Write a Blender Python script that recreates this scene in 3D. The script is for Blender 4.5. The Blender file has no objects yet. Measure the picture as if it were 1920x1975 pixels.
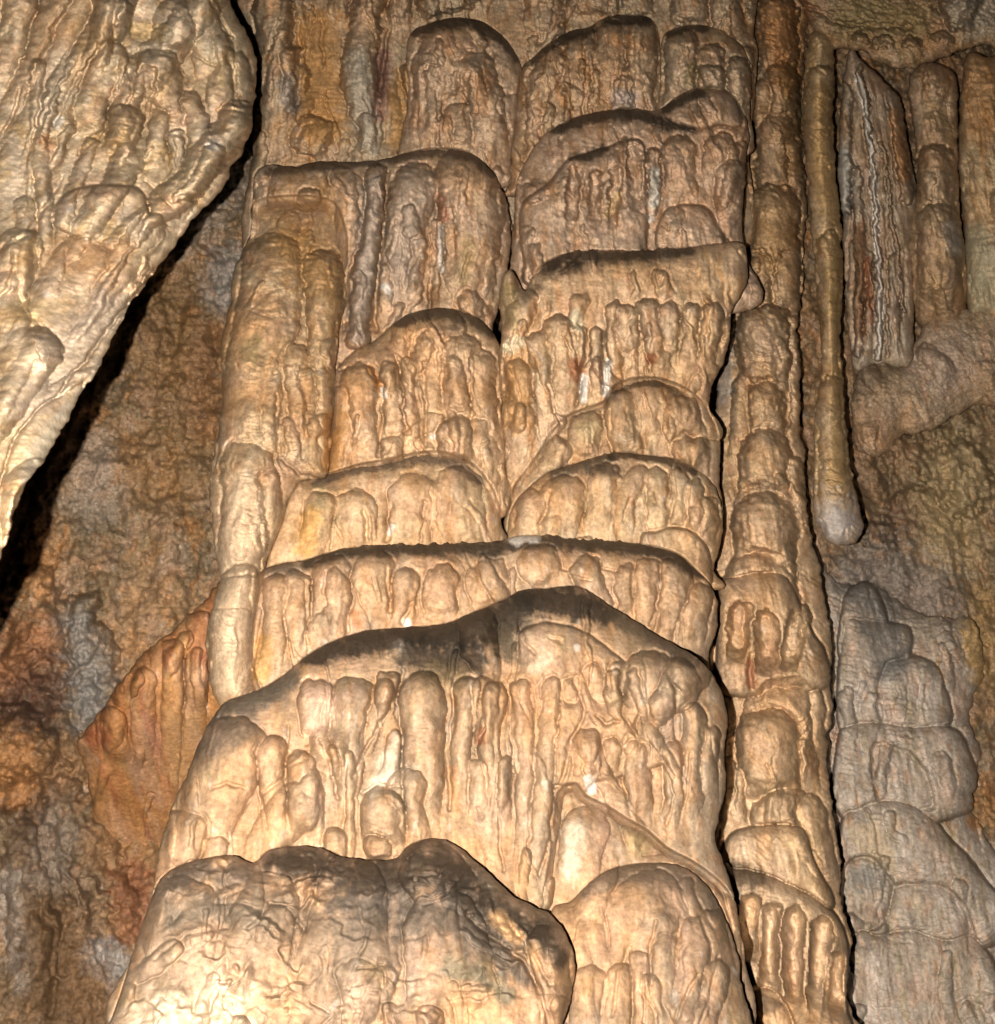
import bpy, math
import numpy as np

# ------------------------------------------------------------------ camera, world, flash
W_, H_ = 1920.0, 1975.0
PITCH = math.radians(30.0)
FL = 2298.0                                     # focal length in photo pixels
CAM = np.array((0.0, 0.0, 1.6))
scene = bpy.context.scene
cam_data = bpy.data.cameras.new("camera")
cam_data.sensor_fit = 'VERTICAL'
cam_data.sensor_height = 24.0
cam_data.lens = 24.0 * FL / H_
cam_data.clip_end = 200.0
camera = bpy.data.objects.new("camera", cam_data)
camera.location = CAM
camera.rotation_euler = (math.pi / 2 + PITCH, 0, 0)
scene.collection.objects.link(camera)
scene.camera = camera

world = bpy.data.worlds.new("World")
scene.world = world
world.use_nodes = True
world.node_tree.nodes["Background"].inputs[0].default_value = (0.0, 0.0, 0.0, 1)
world.node_tree.nodes["Background"].inputs[1].default_value = 0.0

# the camera's own flash, a hand's width to the left of the lens: the cave has no other light
fl = bpy.data.lights.new("camera_flash", 'POINT')
fl.energy = 1330.0
fl.color = (1.0, 0.88, 0.775)
fl.shadow_soft_size = 0.012
flash = bpy.data.objects.new("camera_flash", fl)
flash.location = (-0.16, 0.0, 1.57)
scene.collection.objects.link(flash)

scene.view_settings.view_transform = 'Standard'
scene.view_settings.look = 'None'
scene.view_settings.exposure = 0.0
scene.view_settings.gamma = 1.0
scene.cycles.max_bounces = 2
scene.cycles.diffuse_bounces = 1

# ------------------------------------------------------------------ noise
def _h(ix, iy, seed):
    n = (ix.astype(np.int64) * 374761393 + iy.astype(np.int64) * 668265263 + seed * 974711) & 0xFFFFFFFF
    n = ((n ^ (n >> 13)) * 1274126177) & 0xFFFFFFFF
    n = ((n ^ (n >> 16)) * 2246822519) & 0xFFFFFFFF
    return ((n ^ (n >> 15)) & 0xFFFFFF) / float(0xFFFFFF)

def noise(x, y, seed=0):
    ix = np.floor(x); iy = np.floor(y)
    fx = x - ix; fy = y - iy
    u = fx * fx * fx * (fx * (fx * 6 - 15) + 10); v = fy * fy * fy * (fy * (fy * 6 - 15) + 10)
    def g(dx, dy):
        a = _h(ix + dx, iy + dy, seed) * 2 * math.pi
        return np.cos(a) * (fx - dx) + np.sin(a) * (fy - dy)
    a = g(0, 0); b = g(1, 0); c = g(0, 1); d = g(1, 1)
    return (a + (b - a) * u + (c - a) * v + (a - b - c + d) * u * v) * 1.5

def fbm(x, y, seed=0, o=4, gain=0.5):
    r = 0; a = 1.0; t = 0
    for i in range(o):
        r = r + a * noise(x * 2 ** i, y * 2 ** i, seed + i * 17); t += a; a *= gain
    return r / t

def cells(x, y, seed=0):
    """distance to the nearest of scattered points (knobbly 'popcorn' rock)"""
    ix = np.floor(x); iy = np.floor(y); best = np.full(x.shape, 9.0)
    for dx in (-1, 0, 1):
        for dy in (-1, 0, 1):
            px = ix + dx + _h(ix + dx, iy + dy, seed); py = iy + dy + _h(ix + dx, iy + dy, seed + 5)
            best = np.minimum(best, (px - x) ** 2 + (py - y) ** 2)
    return np.sqrt(best)

def sm(a, b, x):
    t = np.clip((x - a) / (b - a), 0, 1)
    return t * t * (3 - 2 * t)

# ------------------------------------------------------------------ outline helpers
def curve(pts, step=5.0, closed=True):
    p = np.array(pts, float).reshape(-1, 2); n = len(p); out = []
    for i in range(n if closed else n - 1):
        p1 = p[i]; p2 = p[(i + 1) % n]
        p0 = p[i - 1] if closed or i > 0 else p1
        p3 = p[(i + 2) % n] if closed or i + 2 < n else p2
        k = max(1, int(np.hypot(*(p2 - p1)) / step)); k = min(k, 60)
        t = (np.arange(k) / k)[:, None]
        out.append(0.5 * (2 * p1 + (p2 - p0) * t + (2 * p0 - 5 * p1 + 4 * p2 - p3) * t ** 2 + (3 * p1 - p0 - 3 * p2 + p3) * t ** 3))
    return np.vstack(out)

def sdf(poly, X, Y):
    """signed distance (inside +) of grid X,Y to a closed polyline, coarse then interpolated"""
    x0, x1, y0, y1 = X[0, 0], X[0, -1], Y[0, 0], Y[-1, 0]
    s = 4.0
    nx = int((x1 - x0) / s) + 2; ny = int((y1 - y0) / s) + 2
    cx = x0 + np.arange(nx) * s; cy = y0 + np.arange(ny) * s
    CX, CY = np.meshgrid(cx, cy)
    d2 = np.full(CX.shape, 1e12); ins = np.zeros(CX.shape, bool)
    for (ax, ay), (bx, by) in zip(poly, np.roll(poly, -1, 0)):
        ex, ey = bx - ax, by - ay; L = ex * ex + ey * ey
        if L < 1e-9: continue
        t = np.clip(((CX - ax) * ex + (CY - ay) * ey) / L, 0, 1)
        np.minimum(d2, (CX - ax - t * ex) ** 2 + (CY - ay - t * ey) ** 2, out=d2)
        if ay != by:
            c = ((ay > CY) != (by > CY)) & (CX < ex * (CY - ay) / (by - ay) + ax)
            ins ^= c
    D = np.sqrt(d2); D = np.where(ins, D, -D)
    gx = (X[0] - x0) / s; gy = (Y[:, 0] - y0) / s
    ix = np.clip(gx.astype(int), 0, nx - 2); iy = np.clip(gy.astype(int), 0, ny - 2)
    fx = (gx - ix)[None, :]; fy = (gy - iy)[:, None]
    A = D[np.ix_(iy, ix)]; B = D[np.ix_(iy, ix + 1)]; C = D[np.ix_(iy + 1, ix)]; E = D[np.ix_(iy + 1, ix + 1)]
    return (A * (1 - fx) + B * fx) * (1 - fy) + (C * (1 - fx) + E * fx) * fy

def tube_q(pts, X, Y):
    """normalised distance to a tapered polyline, length along it, local radius, side"""
    p = np.array(pts, float).reshape(-1, 3)
    if len(p) == 1: p = np.vstack([p, p + (0, .5, 0)])
    q = np.full(X.shape, 99.0); al = np.zeros(X.shape); rr = np.ones(X.shape); sd = np.zeros(X.shape); L0 = 0
    for (ax, ay, ar), (bx, by, br) in zip(p[:-1], p[1:]):
        ex, ey = bx - ax, by - ay; L = math.hypot(ex, ey) + 1e-6
        t = np.clip(((X - ax) * ex + (Y - ay) * ey) / L ** 2, 0, 1)
        dx = X - ax - t * ex; dy = Y - ay - t * ey
        r = ar + (br - ar) * t; k = np.hypot(dx, dy) / r
        m = k < q
        q = np.where(m, k, q); al = np.where(m, L0 + t * L, al); rr = np.where(m, r, rr)
        sd = np.where(m, (dx * ey - dy * ex) / L / r, sd)
        L0 += L
    return q, al, rr, sd, L0

def T(pts, k=.7, lift=3, fade=.3, part=None, rip=.6):
    return dict(t='tube', p=pts, k=k, lift=lift, fade=fade, part=part, rip=rip)
def P(pts, R=30, k=.6, lift=4, part=None, rip=.5):
    return dict(t='poly', p=pts, k=k, R=R, lift=lift, part=part, rip=rip)
def G(pts, w=3, d=6):
    return dict(t='groove', p=pts, w=w, d=d)

# ------------------------------------------------------------------ materials
TAN = (.52, .335, .205); PALE = (.58, .42, .295); ORANGE = (.44, .21, .07); GREY = (.36, .315, .26)
BROWN = (.22, .125, .055); CRUST_SHADE = (.032, .027, .021); WHITE = (.78, .74, .66); PINK = (.52, .34, .24)  # near-black one: mineral crust plus grazing shade painted along dome crests
OLIVE = (.27, .22, .10); RED = (.30, .10, .045); BLUE = (.33, .35, .35); GOLD = (.46, .30, .12)

def rock_material(name, rough, grain, bump, spec, lo=.74, hi=1.2):
    m = bpy.data.materials.new(name); m.use_nodes = True
    nt = m.node_tree; N = nt.nodes; Lk = nt.links
    b = N["Principled BSDF"]
    b.inputs["Roughness"].default_value = rough
    b.inputs["Specular IOR Level"].default_value = spec
    tc = N.new("ShaderNodeTexCoord")
    att = N.new("ShaderNodeAttribute"); att.attribute_name = "mineral"
    n1 = N.new("ShaderNodeTexNoise"); n1.inputs["Scale"].default_value = grain; n1.inputs["Detail"].default_value = 8; n1.inputs["Roughness"].default_value = .7
    Lk.new(tc.outputs["Object"], n1.inputs["Vector"])
    mp = N.new("ShaderNodeMapping"); mp.inputs["Scale"].default_value = (1.0, 1.0, 0.16)
    Lk.new(tc.outputs["Object"], mp.inputs["Vector"])
    n2 = N.new("ShaderNodeTexNoise"); n2.inputs["Scale"].default_value = 38; n2.inputs["Detail"].default_value = 5; n2.inputs["Distortion"].default_value = .6
    Lk.new(mp.outputs[0], n2.inputs["Vector"])
    r1 = N.new("ShaderNodeMapRange"); r1.inputs[1].default_value = .3; r1.inputs[2].default_value = .7; r1.inputs[3].default_value = lo; r1.inputs[4].default_value = hi
    Lk.new(n1.outputs["Fac"], r1.inputs[0])
    r2 = N.new("ShaderNodeMapRange"); r2.inputs[1].default_value = .3; r2.inputs[2].default_value = .7; r2.inputs[3].default_value = .84; r2.inputs[4].default_value = 1.14
    Lk.new(n2.outputs["Fac"], r2.inputs[0])
    mu = N.new("ShaderNodeMath"); mu.operation = 'MULTIPLY'; Lk.new(r1.outputs[0], mu.inputs[0]); Lk.new(r2.outputs[0], mu.inputs[1])
    vm = N.new("ShaderNodeVectorMath"); vm.operation = 'SCALE'
    Lk.new(att.outputs["Color"], vm.inputs[0]); Lk.new(mu.outputs[0], vm.inputs["Scale"])
    Lk.new(vm.outputs[0], b.inputs["Base Color"])
    n3 = N.new("ShaderNodeTexNoise"); n3.inputs["Scale"].default_value = grain * 2.2; n3.inputs["Detail"].default_value = 6; n3.inputs["Roughness"].default_value = .75
    Lk.new(tc.outputs["Object"], n3.inputs["Vector"])
    bp = N.new("ShaderNodeBump"); bp.inputs["Strength"].default_value = bump; bp.inputs["Distance"].default_value = .004
    Lk.new(n3.outputs["Fac"], bp.inputs["Height"]); Lk.new(bp.outputs[0], b.inputs["Normal"])
    return m
M_FLOW = rock_material("calcite_flowstone", .55, 80, .5, .15, .62, 1.34)
M_ROCK = rock_material("bare_rock", .6, 70, 1.0, .4, .45, 1.55)

# ------------------------------------------------------------------ relief builder
LAST = []
def rays(px, py):
    a = (px - W_ / 2) / FL; b = (H_ / 2 - py) / FL
    return a, math.cos(PITCH) - b * math.sin(PITCH), math.sin(PITCH) + b * math.cos(PITCH)

def link_mesh(name, V, F, C, mat, parent):
    me = bpy.data.meshes.new(name)
    me.vertices.add(len(V)); me.vertices.foreach_set("co", V.astype(np.float32).ravel())
    me.loops.add(F.size); me.loops.foreach_set("vertex_index", F.astype(np.int32).ravel())
    me.polygons.add(len(F)); me.polygons.foreach_set("loop_start", (np.arange(len(F)) * 4).astype(np.int32))
    me.polygons.foreach_set("loop_total", np.full(len(F), 4, np.int32))
    me.polygons.foreach_set("use_smooth", np.ones(len(F), bool))
    at = me.color_attributes.new("mineral", 'FLOAT_COLOR', 'POINT')
    c4 = np.ones((len(V), 4), np.float32); c4[:, :3] = C
    at.data.foreach_set("color", c4.ravel())
    me.materials.append(mat)
    me.update(calc_edges=True); me.validate()
    o = bpy.data.objects.new(name, me); scene.collection.objects.link(o)
    if parent is not None: o.parent = parent
    return o

QUEUE = []
def build(*a, **k):
    QUEUE.append((a, k))

def push_back(i, X, Y):
    """how far the rock of thing i tucks in beneath the things that grow over it"""
    name, grp = QUEUE[i][0][0], QUEUE[i][1].get('group')
    out = np.zeros(X.shape)
    for j in range(len(QUEUE)):
        nj, gj = QUEUE[j][0][0], QUEUE[j][1].get('group')
        if not ((grp and gj and j > i) or (name == 'stacked_column' and gj) or (grp and nj == 'fringed_column' and i < FINAL) or (nj == 'flowstone_tier' and name == 'fringed_column' and j == FINAL)): continue
        pc = curve(QUEUE[j][0][3], 10)
        if pc[:, 0].min() > X[0, -1] or pc[:, 0].max() < X[0, 0] or pc[:, 1].min() > Y[-1, 0] or pc[:, 1].max() < Y[0, 0]: continue
        d = sdf(pc, X, Y)
        out = np.maximum(out, .38 * sm(2, 60, d) + .05 * sm(-2, 6, d))
    return out

def make(self_i, name, label, cat, outline, depth, R=60, k=.5, lobes=(), drops=None, seed=1, rough=2.0, lump=(16, 80), grain=0.0,
          ripple=(1.2, 9), c1=TAN, c2=PALE, streak=(ORANGE, .35), stains=(), slope=0.0, mat=None, group=None, kind=None,
          g=2.0, skirt=.35, part='lobe', edge=2.0, bend=0.0, broad=None, body='flowstone_body', scales=0, warp=1.0, km=2.5, seamd=7.5, flute=3.5, raw=False, tilt=.2, fringe=(), warm=.45):
    R = R * 1.25; broad = broad or (125, .28)
    mat = mat or M_FLOW
    poly = curve(outline)
    # a weathered edge
    tn = np.roll(poly, -1, 0) - np.roll(poly, 1, 0); tn /= np.linalg.norm(tn, axis=1)[:, None] + 1e-9
    off = edge * (fbm(poly[:, 0] / 24, poly[:, 1] / 24, seed + 3, 4, .65) * 2.2)
    for fx0, fx1, fa in fringe:
        top = (poly[:, 0] > fx0) & (poly[:, 0] < fx1) & (tn[:, 0] > .5)
        off = off + top * fa * np.abs(fbm(poly[:, 0] / 6, poly[:, 1] / 50, seed + 5, 2)) * 3
    poly = poly + np.stack([tn[:, 1], -tn[:, 0]], 1) * off[:, None]
    x0 = max(poly[:, 0].min(), -500) - 3 * g; x1 = poly[:, 0].max() + 3 * g
    y0 = max(poly[:, 1].min(), -500) - 3 * g; y1 = poly[:, 1].max() + 3 * g
    xs = np.arange(x0, x1, g); ys = np.arange(y0, y1, g)
    X, Y = np.meshgrid(xs, ys)
    D = sdf(poly, X, Y)
    dp = np.array(depth, float).reshape(-1, 2)
    yy = np.arange(-700, 2700, 10.0); pf = np.interp(yy, dp[:, 0], dp[:, 1]); pf = np.convolve(np.pad(pf, 6, mode='edge'), np.ones(13) / 13, 'valid')
    Y0 = np.interp(Y, yy, pf)
    if not raw: Y0 = 3.3 + (Y0 - 3.3) * 1.75
    Y0 = Y0 + .5 * (np.clip(Y, -300, 2400) - 1000) / 1000 + .5 * (np.clip(X, -400, 2300) - 960) / 1000
    Y0 = Y0 - tilt * (Y - dp[0, 0]) / 1000 + push_back(self_i, X, Y) + slope * (X - (x0 + x1) / 2) / 1000.0
    a, ry, rz = rays(X, Y)
    m = Y0 / ry / FL                               # metres per photo pixel here
    wx = a / ry * Y0; wz = CAM[2] + rz / ry * Y0   # position on the wall, metres
    di = np.clip(D, 0, None)
    H = 1.15 * k * R * np.sqrt(np.clip(1 - (1 - np.clip(di / R, 0, 1)) ** 2, 0, 1))
    if broad:
        H = H + broad[1] * broad[0] * np.sqrt(np.clip(1 - (1 - np.clip(di / broad[0], 0, 1)) ** 2, 0, 1))
    H = H + lump[0] * fbm(wx * 1000 / lump[1] / 1.6, wz * 1000 / lump[1] / 2.6, seed + 40, 4)
    lab = np.full(X.shape, -1, int)
    rp = np.full(X.shape, ripple[0]); ph = Y + 10 * fbm(wx * 7, wz * 7, seed + 8, 3) + 5 * noise(wx * 30, wz * 22, seed + 88) + bend * (X - (x0 + x1) / 2) ** 2 / 1000.0
    names = []
    T1 = np.zeros(X.shape); GR = np.zeros(X.shape)
    def window(bx0, bx1, by0, by1):
        i0 = int(np.clip((by0 - y0) / g, 0, len(ys))); i1 = int(np.clip((by1 - y0) / g + 2, 0, len(ys)))
        j0 = int(np.clip((bx0 - x0) / g, 0, len(xs))); j1 = int(np.clip((bx1 - x0) / g + 2, 0, len(xs)))
        return slice(i0, i1), slice(j0, j1)
    wobx = warp * (9 * fbm(wx * 8, wz * 6, seed + 21, 3) + 5 * fbm(wx * 24, wz * 16, seed + 24, 2)); woby = warp * (12 * fbm(wx * 8, wz * 8, seed + 22, 3) + 7 * fbm(wx * 26, wz * 26, seed + 25, 2))
    wobx2 = wobx + 3 * fbm(wx * 34, wz * 30, seed + 23, 2)
    for L in lobes:
        if L['t'] == 'groove': continue
        if L['t'] == 'tube':
            if L['part'] == 'bulge': L['p'] = tuple(L['p']) + (L['p'][-3], L['p'][-2] + 60, L['p'][-1])
            p = np.array(L['p'], float).reshape(-1, 3); rm = p[:, 2].max() + 12
            w = window(p[:, 0].min() - rm, p[:, 0].max() + rm, p[:, 1].min() - rm, p[:, 1].max() + rm)
            if X[w].size == 0: continue
            q, al, rr, sd, Lt = tube_q(L['p'], X[w] + wobx2[w] * 1.0, Y[w] + woby[w] * .9)
            ins = q < 1
            s = np.clip(1 - q * q, 0, 1) ** .68
            tt = al / (Lt + .01); opn = 1 - sm(.55, 1., tt) * (1 if L['fade'] > 0 else 0)
            h = (L['lift'] * np.clip(1 - q ** 6, 0, 1) + L['k'] * rr * s) * (1 - L['fade'] * tt) * opn
            phl = al + 0.55 * np.abs(sd) ** 1.8 * rr + 5 * fbm(wx[w] * 12, wz[w] * 12, seed + 9, 2)
        else:
            pc = curve(L['p'])
            w = window(pc[:, 0].min() - 6, pc[:, 0].max() + 6, pc[:, 1].min() - 6, pc[:, 1].max() + 6)
            if X[w].size == 0: continue
            d = sdf(pc, X[w], Y[w]) + wobx2[w] * .35
            ins = d > 0; dd = np.clip(d / L['R'], 0, 1)
            s = np.sqrt(np.clip(1 - (1 - dd) ** 2, 0, 1))
            h = L['lift'] * sm(0, 6, d) + L['k'] * L['R'] * s
            phl = ph[w]
        Hw = T1[w]
        if L['t'] == 'poly': opn = 1.0
        new = np.where(ins, np.maximum(h, Hw * (1 - .7 * np.minimum(s, 1) * opn)), Hw)
        win = ins & (h >= Hw * (1 - .7 * np.minimum(s, 1) * opn))
        T1[w] = new
        ed = (q - 1) * rr if L['t'] == 'tube' else -d
        seam = np.exp(-((ed - 1.5) / 2.2) ** 2) * ((.12 + .88 * opn) if L['t'] == 'tube' else .9)
        GR[w] = np.maximum(np.where(ed < -4, 0, GR[w]), seam)
        ph[w] = np.where(win, phl, ph[w]); rp[w] = np.where(win, L['rip'] * ripple[0] / .6, rp[w])
        if L['part']:
            names.append(L['part']); lab[w] = np.where(win, len(names) - 1, lab[w])
        else:
            pass
    H = H + T1 * km
    # many small drip lobes that run down the face
    if drops:
        n, w0, w1_, l0, l1_, kk, dx_, fan = drops
        rs = np.random.RandomState(seed + 100); n = int(n * .8); l0 *= 1.15; l1_ *= 1.3
        T2 = np.zeros(X.shape); cxm = (max(x0, -50) + min(x1, 1970)) / 2; hw = (x1 - x0) / 2
        for i in range(n):
            bx = rs.uniform(x0, x1); by = rs.uniform(max(y0, -80), y1); r = w0 * .5 + (w1_ * 1.5 - w0 * .5) * rs.uniform(0, 1) ** 2; ln = rs.uniform(l0, l1_)
            ang = dx_ + fan * (bx - cxm) / hw + rs.normal(0, .13)
            tp = rs.choice([-.28, -.2, .12, .22]); r = r * (1 if tp < 0 else .65)
            pts = [bx, by, r]; cx_, cy_ = bx, by
            for s_ in range(3):
                ang += rs.normal(0, .24)
                cx_ += math.sin(ang) * ln / 3; cy_ += math.cos(ang) * ln / 3
                pts += [cx_, cy_, r * (1 + tp * (s_ + 1) + rs.uniform(-.15, .15))]
            pp = np.array(pts).reshape(-1, 3); rm = r + 4
            w = window(pp[:, 0].min() - rm, pp[:, 0].max() + rm, pp[:, 1].min() - rm, pp[:, 1].max() + rm)
            if X[w].size == 0: continue
            q, al, rr, sd, Lt = tube_q(pts, X[w] + wobx2[w], Y[w] + woby[w])
            s = np.clip(1 - q * q, 0, 1) ** rs.uniform(.5, .95); ins = q < 1
            tt = al / (Lt + .01); opn = 1 - sm(.35, 1., tt)
            if i % 3 == 0: opn = opn * sm(0, .4, tt)
            h = kk * rr * s * opn * rs.uniform(.5, 1.5)
            T2[w] = np.where(ins, np.maximum(h, T2[w] * (1 - .6 * s * opn)), T2[w])
            seam = np.exp(-(((q - 1) * rr - 1) / 2.3) ** 2) * opn * min(1, kk * rs.uniform(.4, 1.7))
            GR[w] = np.maximum(np.where((q - 1) * rr < -4, GR[w] * .3, GR[w]), seam)
        H = H + T2 * km
    if flute:
        fn = fbm((wx * 1000 + wobx * 1.6) / 46, (wz * 1000 + woby) / 300, seed + 91, 3, .45)
        H = H + flute * (1 - np.abs(fn) * 3.2) * sm(2, 40, D) * (.4 + .6 * sm(-.4, .3, fbm(wx * 5, wz * 5, seed + 92, 2)))
    if scales:
        u = -wz * 11 + 2.0 * fbm(wx * 6, wz * 6, seed + 60, 4, .6) + .5 * _h(np.floor(wx * 16 + .03 * wobx + fbm(wx * 9, wz * 9, seed + 62, 2)), np.floor(-wz * 4), seed)
        f = u - np.floor(u)
        u2 = -wz * 23 + 2.6 * fbm(wx * 9, wz * 9, seed + 63, 3); f2 = u2 - np.floor(u2)
        md = .2 + .8 * sm(-.35, .3, fbm(wx * 5, wz * 5, seed + 61, 3))
        H = H + scales * md * (11 * sm(0, .3, f) * (1 - f) + 3.0 * sm(0, .35, f2) * (1 - f2)) * (.3 + .7 * sm(-.3, .25, fbm(wx * 15, wz * 10, seed + 64, 2)))
    for L in lobes:
        if L['t'] != 'groove': continue
        p = np.array(L['p'], float).reshape(-1, 2); pts = np.hstack([p, np.full((len(p), 1), L['w'])])
        mm = L['w'] * 4 + 10
        w = window(p[:, 0].min() - mm, p[:, 0].max() + mm, p[:, 1].min() - mm, p[:, 1].max() + mm)
        if X[w].size == 0: continue
        q, *_ = tube_q(pts, X[w] + wobx2[w] * .7, Y[w] + woby[w] * .7)
        H[w] = H[w] - 1.1 * L['d'] * np.exp(-q * q)
    H = H - GR * seamd * (.35 + .65 * sm(-.4, .25, fbm(wx * 13, wz * 9, seed + 33, 2)))
    # growth rings, broken up
    mod = sm(-.25, .35, fbm(wx * 6, wz * 6, seed + 11, 3))
    f = ph / ripple[1]; f = f - np.floor(f)
    H = H + rp * mod * sm(0, .35, f) * (1 - f) * 2.0
    H = H + rp * .5 * mod * np.sin(ph / ripple[1] * 2.7 + 3 * noise(wx * 11, wz * 11, seed + 4))
    H = H + (.5 + 1.7 * sm(-.2, .4, fbm(wx * 4 + 9, wz * 4, seed + 15, 2))) * fbm(wx * 44, wz * 38, seed + 12, 4, .6)
    if grain:
        H = H + grain * (fbm(wx * 28, wz * 28, seed + 13, 4) * 3 + (1 - cells(wx * 60, wz * 60, seed + 14)) * 1.6)
    # ---- mineral colour
    C = np.zeros(X.shape + (3,))
    f1 = sm(-.35, .4, fbm(wx * 3.2, wz * 2.2, seed + 70, 4))[..., None]
    C[:] = np.array(c1) * (1 - f1) + np.array(c2) * f1
    def mix(col, amt):
        nonlocal C
        C = C * (1 - amt[..., None]) + np.array(col) * amt[..., None]
    st = sm(.02, .45, fbm(wx * 22 + wobx * .05, wz * 3.6, seed + 71, 4))
    mix(streak[0], st * min(1, streak[1] * 1.35))
    mix(GREY, sm(.05, .5, fbm(wx * 14, wz * 6, seed + 72, 3)) * .25)
    mix(OLIVE, sm(.15, .5, fbm(wx * 18, wz * 12, seed + 73, 3)) * .25)
    mix(BROWN, sm(.12, .42, fbm(wx * 30, wz * 16, seed + 76, 3)) * .35)
    mix(WHITE, sm(.34, .6, fbm(wx * 34, wz * 14, seed + 74, 3)) * .3)
    mix((.44, .25, .13), sm(.1, .5, fbm(wx * 40 + wobx * .1, wz * 9, seed + 77, 4)) * .5)
    mix((.50, .285, .135), sm(-.15, .45, fbm(wx * 2.6 + 4, wz * 2.4, seed + 81, 4)) * warm)
    mix(PINK, sm(.0, .4, fbm(wx * 9, wz * 5, seed + 78, 3)) * .3)
    C = C * (1 + .5 * fbm(wx * 20, wz * 13, seed + 79, 5, .65))[..., None]
    for pts, col, amt, soft in stains:  # mineral marks; those along dome crests also carry painted grazing shade
        p = np.array(pts, float).reshape(-1, 3); rm = p[:, 2].max() * 1.6 + 10
        w = window(p[:, 0].min() - rm, p[:, 0].max() + rm, p[:, 1].min() - rm, p[:, 1].max() + rm)
        if X[w].size == 0: continue
        q, *_ = tube_q(pts, X[w], Y[w])
        brk = fbm(wx[w] * 24 + .06 * wobx[w], wz[w] * 20, seed + 75, 5, .68) * 1.5
        am = sm(1.75, 1.6 - 1.3 * soft, q + brk * .85) * amt
        C[w] = C[w] * (1 - am[..., None]) + np.array(col) * am[..., None]
    C = np.clip(C, .02, .85)
    # ---- vertices: snap the rim to the outline, push a skirt back into the rock behind
    gy_, gx_ = np.gradient(D, g); gl = np.hypot(gx_, gy_) + 1e-6
    M0 = D > -.5 * g
    pad = np.pad(M0, 1); M1 = np.zeros_like(M0)
    for dy in (0, 1, 2):
        for dx in (0, 1, 2): M1 |= pad[dy:dy + M0.shape[0], dx:dx + M0.shape[1]]
    ring = M1 & ~M0
    low = D < 0
    PX = np.where(low, X - gx_ / gl * D, X); PY = np.where(low, Y - gy_ / gl * D, Y)
    Yd = Y0 - H * m
    Yd = np.where(ring, Yd + skirt, Yd)
    a, ry, rz = rays(PX, PY)
    V = np.stack([CAM[0] + a / ry * Yd, CAM[1] + Yd, CAM[2] + rz / ry * Yd], -1)
    keep = M1[:-1, :-1] & M1[1:, :-1] & M1[:-1, 1:] & M1[1:, 1:]
    idx = np.arange(X.size).reshape(X.shape)
    F = np.stack([idx[:-1, :-1], idx[1:, :-1], idx[1:, 1:], idx[:-1, 1:]], -1)[keep]
    fl_ = lab[:-1, :-1][keep]
    Vf = V.reshape(-1, 3); Cf = C.reshape(-1, 3)
    # origin at the foot of the thing
    us = np.unique(F); base = Vf[us].mean(0); base = np.array((base[0], base[1], Vf[us, 2].min()))
    ids = sorted(set(fl_.tolist()))
    ids = [i for i in ids if i < 0 or (fl_ == i).sum() >= 60]
    fl_ = np.where(np.isin(fl_, ids), fl_, -1)
    def cut(sel, nm, par):
        f = F[sel]; u, inv = np.unique(f, return_inverse=True)
        return link_mesh(nm, Vf[u] - base, inv.reshape(-1, 4), Cf[u], mat, par)
    parts = [i for i in ids if i >= 0]
    if parts:
        root = bpy.data.objects.new(name, None); scene.collection.objects.link(root); root.location = base
        root.empty_display_size = .2
        if (fl_ == -1).any(): cut(fl_ == -1, body, root)
        for i in parts: cut(fl_ == i, names[i], root)
    else:
        root = cut(np.ones(len(F), bool), name, None); root.location = base
    if kind: root['kind'] = kind
    if label: root['label'] = label; root['category'] = cat
    if group: root['group'] = group
    return root

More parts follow.
